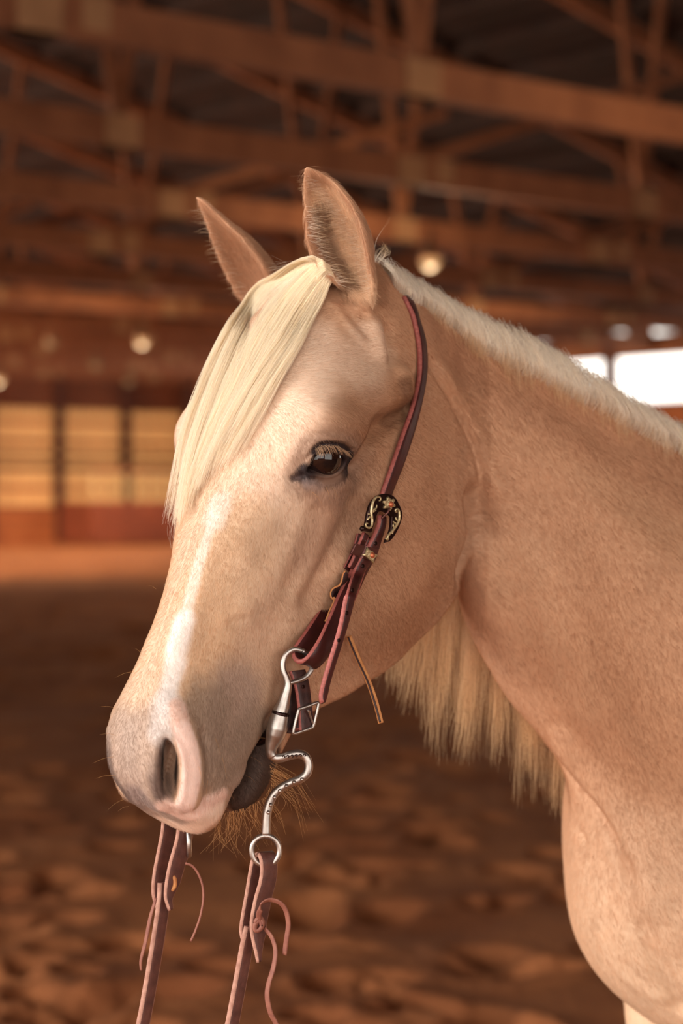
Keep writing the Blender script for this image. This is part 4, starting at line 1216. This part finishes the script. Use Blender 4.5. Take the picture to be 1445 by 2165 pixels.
def tube(name, P, r, m, parent, n=40, k=14, squash=None, up=(0, -1, 0), ends=True):
    """round or flattened rod along a world path; r may vary along it"""
    C = even(np.asarray(P, float), n); T = np.gradient(C, axis=0); T /= np.linalg.norm(T, axis=1)[:, None]
    r = np.asarray(r, float) if np.ndim(r) else np.full(2, r); r = np.interp(np.linspace(0, 1, n), np.linspace(0, 1, len(r)), r)
    th = np.linspace(0, 2 * np.pi, k, endpoint=False); up = np.asarray(up, float); sq = squash or 1.0
    R = []
    u = np.cross(T[0], up); u /= np.linalg.norm(u)
    for i in range(n):
        u = u - T[i] * (u @ T[i]); u /= np.linalg.norm(u); v = np.cross(T[i], u)
        R.append(C[i] + r[i] * (np.outer(np.cos(th), u) + sq * np.outer(np.sin(th), v)))
    if ends:
        R = [C[0] + (R[0] - C[0]) * .5 - T[0] * r[0] * .4] + R + [C[-1] + (R[-1] - C[-1]) * .5 + T[-1] * r[-1] * .4]
    return part(name, *loft(R), m, parent, True)
def pxs(pts, d):
    d = np.interp(np.linspace(0, 1, len(pts)), np.linspace(0, 1, len(d)), d) if np.ndim(d) else np.full(len(pts), d)
    return np.array([at(x, y, q) for (x, y), q in zip(pts, d)])
def skin_deps(pts, off, n=48):
    """depth of the skin under a photo line, smoothed on the near side, plus an offset"""
    P = even(np.array(pts, float), n)
    d = np.array([skin_depth(x, y, np.nan) for x, y in P]); i = np.arange(n); ok = ~np.isnan(d)
    d = np.interp(i, i[ok], d[ok])
    m = np.array([d[max(0, k - 4):k + 5].min() * .7 + d[max(0, k - 4):k + 5].mean() * .3 for k in i])
    return np.convolve(np.pad(m, 4, 'edge'), np.ones(9) / 9, 'valid') + off
def at_pts(pts, arr):
    """values of a dense depth row at the measured points themselves"""
    P = np.array(pts, float); s = np.concatenate([[0], np.cumsum(np.linalg.norm(np.diff(P, axis=0), axis=1))])
    return np.interp(s / s[-1], np.linspace(0, 1, len(arr)), arr)
LE = (M['leather'], M['edge']); RE = (M['rein'], M['rein_edge'])

# headstall: crown and cheek strap
hs0 = ray.hit(850, 950) + np.array([0, -.01, 0])
headstall = empty('headstall', hs0); tag(headstall, 'dark leather headstall with a flower buckle on the horse\'s near cheek', 'bridle')
CL = [(857, 624), (866, 642), (878, 668), (887, 710), (891.5, 745), (890.5, 790), (883, 830), (871, 875), (851, 930), (827, 998), (809, 1050), (802, 1078)]
CR_ = [(870, 626), (882, 647), (892, 680), (903, 718), (907, 760), (905, 800), (897, 845), (882, 905), (858, 980), (838, 1030), (826, 1066)]
dC = skin_deps(CL, -.0085); dR_ = skin_deps([(x + 3, y) for x, y in CR_], -.0065)
px_strap('cheek_strap', CL, CR_, dC, .0058, LE, headstall, 46, 60, dR_)

# the crown piece over the poll, down to the off side
topL = at(*CL[0], dC[0]); crown = [topL + np.array([.003, .014, -.010]), topL + np.array([-.004, .06, -.010]), topL + np.array([-.014, .10, -.012])]
for x, y, z in ((-3, -8, -7), (6, -10, -12), (18, -11, -16)):
    q = warped(np.array([[x, y, z]]))[0]; k_ = ray.near(q); crown.append(k_ + ray.nor(k_) * .0035)
band('crown_strap', crown, HEAD_R @ np.array([-1, .15, 0.0]), .014, .0045, LE, headstall)
# billet below the buckle with its punched holes
BL = [(804, 1088), (801, 1112), (782, 1151), (763, 1179), (747, 1212), (735, 1252), (719, 1332), (697, 1405), (680, 1468), (685, 1484)]
ANG_B = 40
BR = [(821, 1094), (820, 1112), (809, 1149), (798, 1180), (777, 1206), (757, 1259), (740, 1322), (706, 1431), (697, 1468), (690, 1484)]
dB = at_pts(BL, np.minimum(skin_deps(BL, -.0200), skin_deps(BR, -.0160) - .010))

dB = np.where(np.array([p[1] for p in BL]) > 1225, np.minimum(dB, skin_depth(560, 1535, 1.95) - .036), dB)
px_strap('billet', BL, BR, np.interp(np.linspace(0, 1, 40), at_pts(BL, np.linspace(0, 1, 9)), dB), .0060, LE, headstall, ANG_B, 60)
def face_pt(x, y, out=0.0):
    """on the plane of the cheek straps near (x, y)"""
    s = np.interp(y, [p[1] for p in BL], dB)
    xl = np.interp(y, [p[1] for p in BL], [p[0] for p in BL])
    return at(x, y, s + (x - xl) / F_PX * s * math.tan(math.radians(ANG_B)) - out)
CN = np.array([math.sin(math.radians(ANG_B)), -math.cos(math.radians(ANG_B)), .03]); CN /= np.linalg.norm(CN)   # outward from the straps
def disc(name, c, n, r, h, m, parent, k=20, dome=0.0):
    n = n / np.linalg.norm(n); u = np.cross(n, UP); u /= np.linalg.norm(u); v = np.cross(n, u); th = np.linspace(0, 2 * np.pi, k, endpoint=False)
    ring = lambda R, z: c + n * z + R * (np.outer(np.cos(th), u) + np.outer(np.sin(th), v))
    return part(name, *loft([ring(r, -h * .3), ring(r, h * .5), ring(r * .85, h * .8 + dome * .4), ring(r * .5, h + dome * .85), ring(r * .15, h + dome)]), m, parent, True)
billet = [c for c in headstall.children if c.name.startswith('billet')][0]
for x, y in ((795, 1149), (768, 1197), (746, 1248), (734, 1296), (717, 1354)):
    disc('hole', face_pt(x, y, .0004), CN, .0021, .0005, M['black_steel'], billet, 14)
# cheek loop that takes the bit: a band folded round the ring
dL = dB[2]+.006
SKD = lambda x, y, off: float(np.polyval(SKP, (y - 1250) / 150.0)) + (x - np.interp(y, [p[1] for p in BL], [p[0] for p in BL])) / F_PX * 2.0 * .55 + off
SKP = np.polyfit((np.array([p[1] for p in BL]) - 1250) / 150.0, at_pts(BL, skin_deps(BL, 0)), 3)
LP = [(762, 1128, -.005), (748, 1168, -.005), (722, 1212, -.005), (697, 1252, -.005), (670, 1300, -.005), (643, 1341, -.006), (625, 1368, -.008), (621, 1382, -.011), (630, 1393, -.015), (646, 1385, -.017),
      (671, 1349, -.016), (694, 1300, -.014), (713, 1254, -.011), (737, 1207, -.010), (756, 1172, -.010), (771, 1134, -.010)]
dM = skin_depth(560, 1535, 1.95) - .016
LD = [SKD(x, y, o_) for x, y, o_ in LP]
for j, (q, f) in {4: (.010, .4), 5: (.008, .8), 6: (.006, 1), 7: (.001, 1), 8: (-.006, 1), 9: (-.008, 1), 10: (-.007, .85), 11: (-.005, .5), 12: (-.004, .2)}.items(): LD[j] = LD[j] * (1 - f) + (dM + q) * f
band('bit_loop', [at(x, y, d) for (x, y, o_), d in zip(LP, LD)], (.72, .66, -.20), .0215, .0048, LE, headstall, 80)
# lace tie on the loop and its hanging tail
def flat_lace(name, pts, deps, w, mats, parent, across=(.72, .66, -.2), n=40, t=.0022):
    return band(name, pxs(pts, deps), across, w, t, mats, parent, n)
flat_lace('lace', [(731, 1207), (726, 1214), (723, 1228), (718, 1238), (706, 1244), (700, 1252), (701, 1262), (707, 1268), (703, 1280), (698, 1290), (692, 1306), (688, 1314)], [SKD(731, 1207, -.020), SKD(706, 1244, -.021), SKD(688, 1314, -.024)], [.007, .012, .014, .012, .007], (M['lace_dark'], M['lace']), headstall)
flat_lace('lace', [(706, 1262), (712, 1270), (706, 1284), (699, 1296), (708, 1306), (705, 1318)], [SKD(706, 1262, -.023), SKD(705, 1318, -.026)], .011, (M['lace_dark'], M['lace']), headstall)
tl = band('lace_tail', pxs([(733, 1346), (752, 1392), (773, 1438), (789, 1484), (801, 1530)], [dL + .02, dL + .01, dL, dL - .004]), (.9, .3, .1), .0058, .0022, (M['lace'], M['lace']), headstall)
band('lace_groove', pxs([(735, 1347), (754, 1393), (775.5, 1439), (791, 1485), (803, 1528)], [dL + .0185, dL + .0085, dL - .0015, dL - .0055]), (.9, .3, .1), .0020, .0012, (M['lace_dark'], M['lace_dark']), tl if False else headstall)
# keeper with star flower
KP = [face_pt(x, y, .004) for x, y in ((753.5, 1149), (774, 1154), (763, 1178), (743, 1170))]
kd = CN * -.003
kv = np.array(KP + [p + kd for p in KP])
keeper = part('keeper', kv, [(0, 1, 2, 3), (4, 7, 6, 5), (0, 4, 5, 1), (1, 5, 6, 2), (2, 6, 7, 3), (3, 7, 4, 0)], M['keeper'], headstall)
kb = keeper.modifiers.new('bevel', 'BEVEL'); kb.width = .0006; kb.segments = 2
part('keeper_band', *loft(strap_rings(np.array([face_pt(774, 1154, .002), face_pt(763, 1178, .002)]), np.array([face_pt(806, 1163, .002), face_pt(797, 1189, .002)]), np.array([-CN, -CN]), .009)), M['keeper'], headstall)
def plane_pt(c, n, x, y):
    o = np.array([0, 0, EYE]); d = at(x, y, 1.0) - o
    return o + d * (((c - o) @ n) / (d @ n))
def flower(name, c, n, outline, m, parent, h=.0018):
    """raised ornament: photo outline set on its own plane, domed to the middle"""
    n = n / np.linalg.norm(n)
    O = np.array([plane_pt(c, n, x, y) for x, y in outline]); ctr = O.mean(0)
    return part(name, *loft([O - n * .001, O + n * h * .5, ctr + (O - ctr) * .88 + n * h, ctr + (O - ctr) * .62 + n * h * .55, ctr + (O - ctr) * .34 + n * h * .9, ctr + (O - ctr) * .1 + n * h]), m, parent, True)
CB = lambda x, y: (740 + x / 10.32, 1020 + y / 10.32)             # close-up measurements
star = [CB(*p) for p in ((370, 1415), (420, 1470), (490, 1500), (520, 1550), (610, 1582), (560, 1625), (530, 1650), (525, 1720), (505, 1768), (460, 1710), (400, 1660), (370, 1630), (320, 1610), (268, 1582), (330, 1550), (345, 1500))]
c0 = face_pt(785, 1174, .0085)
st = flower('star_flower', c0, CN, star, M['silver'], headstall)
disc('copper_dot', plane_pt(c0, CN, *CB(470, 1590)) + CN * .0012, CN, .0030, .0016, M['copper'], st, 18, .001)
# buckle
c1 = face_pt(812, 1090, .0075); BN = CN
OUT = [CB(*p) for p in ((196, 1020), (215, 980), (255, 950), (300, 940), (318, 800), (345, 640), (390, 490), (460, 375), (550, 290), (660, 252), (790, 252), (900, 290), (980, 380), (1050, 520), (1095, 640), (1098, 760), (1065, 880), (1020, 1000), (950, 1130), (880, 1230), (820, 1290), (760, 1305), (722, 1325),
                            (745, 1240), (800, 1150), (835, 1040), (858, 900), (862, 760), (800, 690), (720, 650), (640, 625), (570, 650), (530, 740), (505, 860), (460, 980), (420, 1040), (370, 1062), (300, 1058), (235, 1060))]
def plate(name, outline, c, n, t, m, parent, bevel=.0008):
    bm = bmesh.new(); off = np.array(parent.location)
    vs = [bm.verts.new(plane_pt(c, n, x, y) - off) for x, y in outline]
    f = bm.faces.new(vs); bmesh.ops.triangulate(bm, faces=[f])
    g = bmesh.ops.extrude_face_region(bm, geom=bm.faces[:])
    for v in g['geom']:
        if isinstance(v, bmesh.types.BMVert): v.co += Vector(n * t)
    bmesh.ops.recalc_face_normals(bm, faces=bm.faces[:])
    me = bpy.data.meshes.new(name); bm.to_mesh(me); bm.free(); me.materials.append(m)
    o = bpy.data.objects.new(name, me); COL.objects.link(o); o.parent = parent
    b = o.modifiers.new('bevel', 'BEVEL'); b.width = bevel; b.segments = 2; b.limit_method = 'ANGLE'
    return o
bk = plate('buckle', OUT, c1, BN, .004, M['black_steel'], headstall, .0011)
top = c1 + BN * .0044
SC = lambda pts: np.array([plane_pt(top, BN, *CB(*p)) for p in pts])
def scroll(pts, r=.0013):
    return tube('scroll', SC(pts), [r * .6, r, r * 1.25, r * 1.1, r, r * .7], M['silver'], bk, 60, 10, None, BN)
scroll([(640, 400), (672, 385), (668, 335), (620, 312), (560, 340), (510, 420), (485, 520), (470, 640), (482, 760), (490, 860), (470, 950), (420, 990), (365, 965), (350, 910), (390, 890)])
scroll([(490, 620), (540, 580), (575, 560), (590, 490)], .0009); scroll([(485, 650), (540, 620), (575, 600)], .0009); scroll([(475, 690), (430, 690), (400, 690)], .0009); scroll([(480, 740), (430, 760), (398, 800), (400, 820)], .001)
scroll([(1035, 640), (1000, 640), (995, 600), (1035, 580), (1075, 630), (1085, 740), (1060, 850), (1010, 950), (950, 1030), (880, 1110), (825, 1190), (840, 1240), (800, 1240), (790, 1215)])
scroll([(1040, 840), (1010, 800), (1005, 760)], .0009); scroll([(1010, 900), (970, 870), (945, 850)], .0009); scroll([(980, 970), (950, 950), (955, 900)], .0009); scroll([(930, 1030), (935, 1080), (925, 1120)], .0009)
pet = []
for i in range(48):
    a = i / 48 * 2 * math.pi; r = 118 + 26 * math.cos(6 * a); pet.append(CB(848 + r * math.cos(a + .35), 465 + 1.08 * r * math.sin(a + .35)))
fw = flower('flower', top + BN * .0006, BN, pet, M['silver'], bk, .0022)
disc('copper_dot', plane_pt(top, BN, *CB(865, 478)) + BN * .0022, BN, .0030, .0016, M['copper'], fw, 18, .001)
tube('tongue', [plane_pt(top, BN, *CB(830, 560)) + BN * .003, plane_pt(top, BN, *CB(780, 670)) + BN * .0025, plane_pt(top, BN, *CB(728, 785)) - BN * .002], .0011, M['keeper'], bk, 12, 10)
tube('roller', [plane_pt(c1, BN, *CB(225, 1010)) + BN * .002, plane_pt(c1, BN, *CB(330, 1010)) + BN * .002, plane_pt(c1, BN, *CB(430, 1040)) + BN * .002], .0027, M['black_steel'], bk, 10, 14)
band('turn_back', [at(757, 1128, dL - .001), at(748, 1160, dL - .003), at(739, 1178, dL - .004), at(728, 1200, dL - .007)], (.72, .66, -.2), .017, .003, LE, headstall, 24)
band('turn_back', [at(770, 1124, dL - .013), at(764, 1140, dL - .016), at(760, 1150, dL - .014), at(748, 1180, dL - .014), at(738, 1200, dL - .014)], (.72, .66, -.2), .009, .004, LE, headstall, 24)

# curb bit: near shank, far shank, mouthpiece
dM = skin_depth(560, 1535, 1.95) - .016
bit = empty('curb_bit', at(583, 1535, dM)); tag(bit, 'curved silver curb bit with a beaded shank at the corner of the horse\'s mouth', 'bit')
def both(fn):
    fn(lambda p: p); fn(lambda p: mirror_pt(np.asarray(p, float)))
def shank(mp):
    up = pxs([(640, 1376), (622, 1373), (606, 1383), (599, 1398), (599, 1416), (606, 1434), (609, 1450), (603, 1474), (598, 1492), (593, 1506)], [dM + .004, dM, dM])
    s = tube('shank', mp(up), [.0026, .0028, .0030, .0030, .0034, .0046, .0060, .0080], M['steel'], bit, 50, 16)
    tube('ring', mp(pxs([(640, 1376), (656, 1388), (661, 1404), (658, 1419), (646, 1432), (628, 1440), (612, 1444)], [dM + .004, dM + .012, dM + .008, dM])), [.0026, .0027, .0024], M['steel'], s, 30, 14)
    tube('barrel', mp(pxs([(594, 1509), (590, 1524), (586, 1540), (581, 1558), (575, 1575), (573, 1590), (577, 1600)], dM)), [.0086, .0098, .0104, .0096, .0074, .0056, .0048], M['steel'], s, 40, 20)
    tube('shank_joint', mp(pxs([(594.5, 1506), (593, 1511)], dM)), .0089, M['black_steel'], s, 6, 20)
    lo = pxs([(575, 1592), (581, 1602), (596, 1602), (613, 1597), (632, 1594), (646, 1600), (653, 1616), (650, 1634), (636, 1647), (618, 1654), (598, 1664), (580, 1680), (569, 1702), (564, 1726), (563, 1748), (563, 1764)], [dM, dM - .002, dM - .004])
    sl = tube('shank_curve', mp(lo), [.0046, .0046, .0044, .0042, .0042, .0043, .0044], M['steel'], s, 90, 16, .8)
    for x, y in ((639, 1648), (622, 1654), (606, 1662), (592, 1672), (581, 1686), (573, 1702), (568, 1718)):
        c = mp(at(x, y, dM - .0075)[None])[0]
        disc('bead', c, mp(at(x, y, dM - .02)[None])[0] - c,   .0021, .0012, M['steel'], sl, 12, .0012)
    for j, x in enumerate(np.linspace(600, 644, 6)):
        q = pxs([(x - 3, 1600 - j * .6), (x, 1597.5 - j * .6), (x + 3, 1600 - j * .6), (x + 1, 1602 - j * .6)], dM - .0072)
        tube('engraving', mp(q), .00055, M['black_steel'], sl, 10, 6)
    th = np.linspace(-math.pi / 2, 1.5 * math.pi, 33)
    tube('rein_ring', mp(np.array([at(562 + 29.5 * math.cos(a), 1798 + 31 * math.sin(a), dM - .004) for a in th])), .0028, M['steel'], s, 48, 14)
both(shank)
mid = [at(583, 1538, dM + .002), warped(np.array([[50, 3, -15.9]]))[0], warped(np.array([[49.5, 0, -15.6]]))[0], warped(np.array([[50, -3, -15.9]]))[0], mirror_pt(at(583, 1538, dM + .002)[None])[0]]
tube('mouthpiece', mid, .0055, M['black_steel'], bit, 30, 14)
# curb strap under the chin
cs = empty('curb_strap', at(640, 1450, dM)); tag(cs, 'short brown curb strap with a small square buckle behind the bit', 'strap')
px_strap('strap', [(614, 1419), (622, 1440), (628, 1462), (632, 1492), (634, 1520), (636, 1546)], [(648, 1415), (655, 1438), (659, 1462), (662, 1490), (665, 1515), (664, 1534)], [dM + .004, dM + .001, dM], .0045, (M['curb'], M['edge']), cs, 36)
px_strap('strap', [(608, 1446), (609, 1480), (606, 1515), (600, 1550)], [(630, 1446), (634, 1480), (634, 1515), (630, 1552)], [dM + .012, dM + .012], .004, (M['curb'], M['curb']), cs, 30)
jaw = lambda x, y, z: warped(np.array([[x, y, z]]))[0]
band('chin_piece', [at(640, 1544, dM + .004), at(622, 1546, dM + .016), jaw(43.5, 3.4, -19.6), jaw(43.5, 1.5, -21.2), jaw(43.5, -1.5, -21.2), jaw(43.5, -3.6, -19.4), mirror_pt(at(640, 1500, dM)[None])[0], mirror_pt(at(632, 1440, dM)[None])[0]], HEAD_R @ np.array([-1, 0, .2]), .019, .004, (M['curb'], M['edge']), cs)
FR = [(632, 1500), (650, 1495), (671, 1488.5), (673, 1494), (668, 1516), (662, 1538), (655, 1542), (638, 1547), (622, 1551), (621, 1545), (626, 1522)]
bq = pxs([(x, y) for x, y in FR + FR[:1]], dM - .002); bq[:, 1] += (bq[:, 0] - bq[:, 0].min()) * .55
fr = tube('buckle', bq, .0017, M['steel'], cs, 70, 10)
tube('tongue', [bq[5] + np.array([0, 0, .002]), at(655, 1510, dM + .004), at(652, 1502, dM + .001)], .0012, M['steel'], cs, 12, 8)
disc('hole', at(642, 1452, dM + .006), CN, .0019, .0006, M['black_steel'], cs, 14); disc('stud', at(653, 1505, dM + .005), CN, .0018, .0016, M['steel'], cs, 14, .001)

# reins: a folded end round each bit ring, tied with a lace, then the long strap down to the ground
def rein(label, front, back, tail, dep, ang, w_loop, w_tail, laces, across):
    o = empty('rein', at(*front[-1], dep)); tag(o, label, 'rein', 'split leather reins')
    A = list(pxs(front, dep - .010)) + list(pxs(back, dep + .004))
    band('folded_end', A, across, w_loop, .0050, RE, o, 90, 1)
    T = list(pxs(tail, [dep - .003, dep - .003]))
    p = T[-1]; 
    T += [p + np.array([-.03, .01, -.25]), np.array([p[0] - .05, p[1] + .02, .12]), np.array([p[0] - .04, p[1] - .05, .012]), np.array([p[0] + .06, p[1] - .28, .010]), np.array([p[0] + .02, p[1] - .52, .010])]
    band('strap', T, across, w_tail, .0068, RE, o, 120, 1)
    for pts, dd, w in laces:
        band('lace', pxs(pts, [dep - .016 + q for q in dd]), (.6, -.5, .4), w, .0018, (M['lace_red'], M['lace_red']), o, 40)
    return o
nr = rein('brown leather rein hanging from the near bit ring, tied with a looped lace',
     [(541, 2035), (529, 1985), (526, 1950), (534, 1902), (545, 1862), (548, 1838), (546, 1818)], [(541, 1812), (534, 1822), (529, 1848), (522, 1890), (514, 1935), (510, 1970), (518, 2000), (528, 2022)],
     [(522, 1960), (513, 1998), (498, 2080), (482, 2165), (462, 2270)], dM, 36, [.004, .019, .021, .020, .019, .019, .019, .017, .004], .0155,
     [([(543, 1945), (543, 1928), (552, 1914), (570, 1908), (590, 1914), (600, 1930), (604, 1955), (600, 1985), (596, 2017)], [0, -.012, -.016, -.012, -.006], .0055),
      ([(556, 1966), (570, 1984), (577, 2012), (572, 2046), (562, 2080), (559, 2108), (566, 2143), (578, 2166), (588, 2190)], [0, -.008, -.010, -.008], [.0045, .0062, .0062, .006])], (.80, .60, -.05))
tube('knot', pxs([(540, 1950), (549, 1940), (556, 1950), (551, 1964), (541, 1967), (540, 1955), (549, 1947), (555, 1957)], dM - .018), .0024, M['lace_red'], nr, 40, 10)
fo = mirror_pt(at(562, 1798, dM)[None])[0]; dF = fo[1]
frn = rein('brown leather rein hanging behind the muzzle from the far bit ring',
     [(354, 1926), (345, 1900), (346, 1870), (354, 1826), (364, 1790), (371, 1760), (372, 1722), (366, 1700)], [(352, 1700), (346, 1730), (343, 1760), (334, 1808), (326, 1850), (324, 1890), (333, 1922)],
     [(338, 1868), (335, 1915), (319, 2020), (300, 2130), (280, 2250)], dF, 36, [.005, .018, .021, .019, .018, .018, .018, .018, .008], .0155,
     [([(392, 1829), (404, 1833), (416, 1848), (425, 1872), (427, 1900), (421, 1935), (411, 1965), (401, 1988)], [0, -.004, -.004], .0028),
      ([(326, 1897), (319, 1920), (312, 1945), (303, 1990), (294, 2030), (295, 2052)], [.004, 0, 0], [.004, .005, .005, .003])], (.80, .60, -.05))
ho = disc('lace_hole', at(367, 1866, dF - .006), np.array([.6, -.8, 0]), .0060, .0008, M['black_steel'], frn, 18)
tube('knot', pxs([(366, 1852), (370, 1862), (369, 1874), (363, 1882)], dF - .008), .0022, M['lace'], frn, 16, 10)
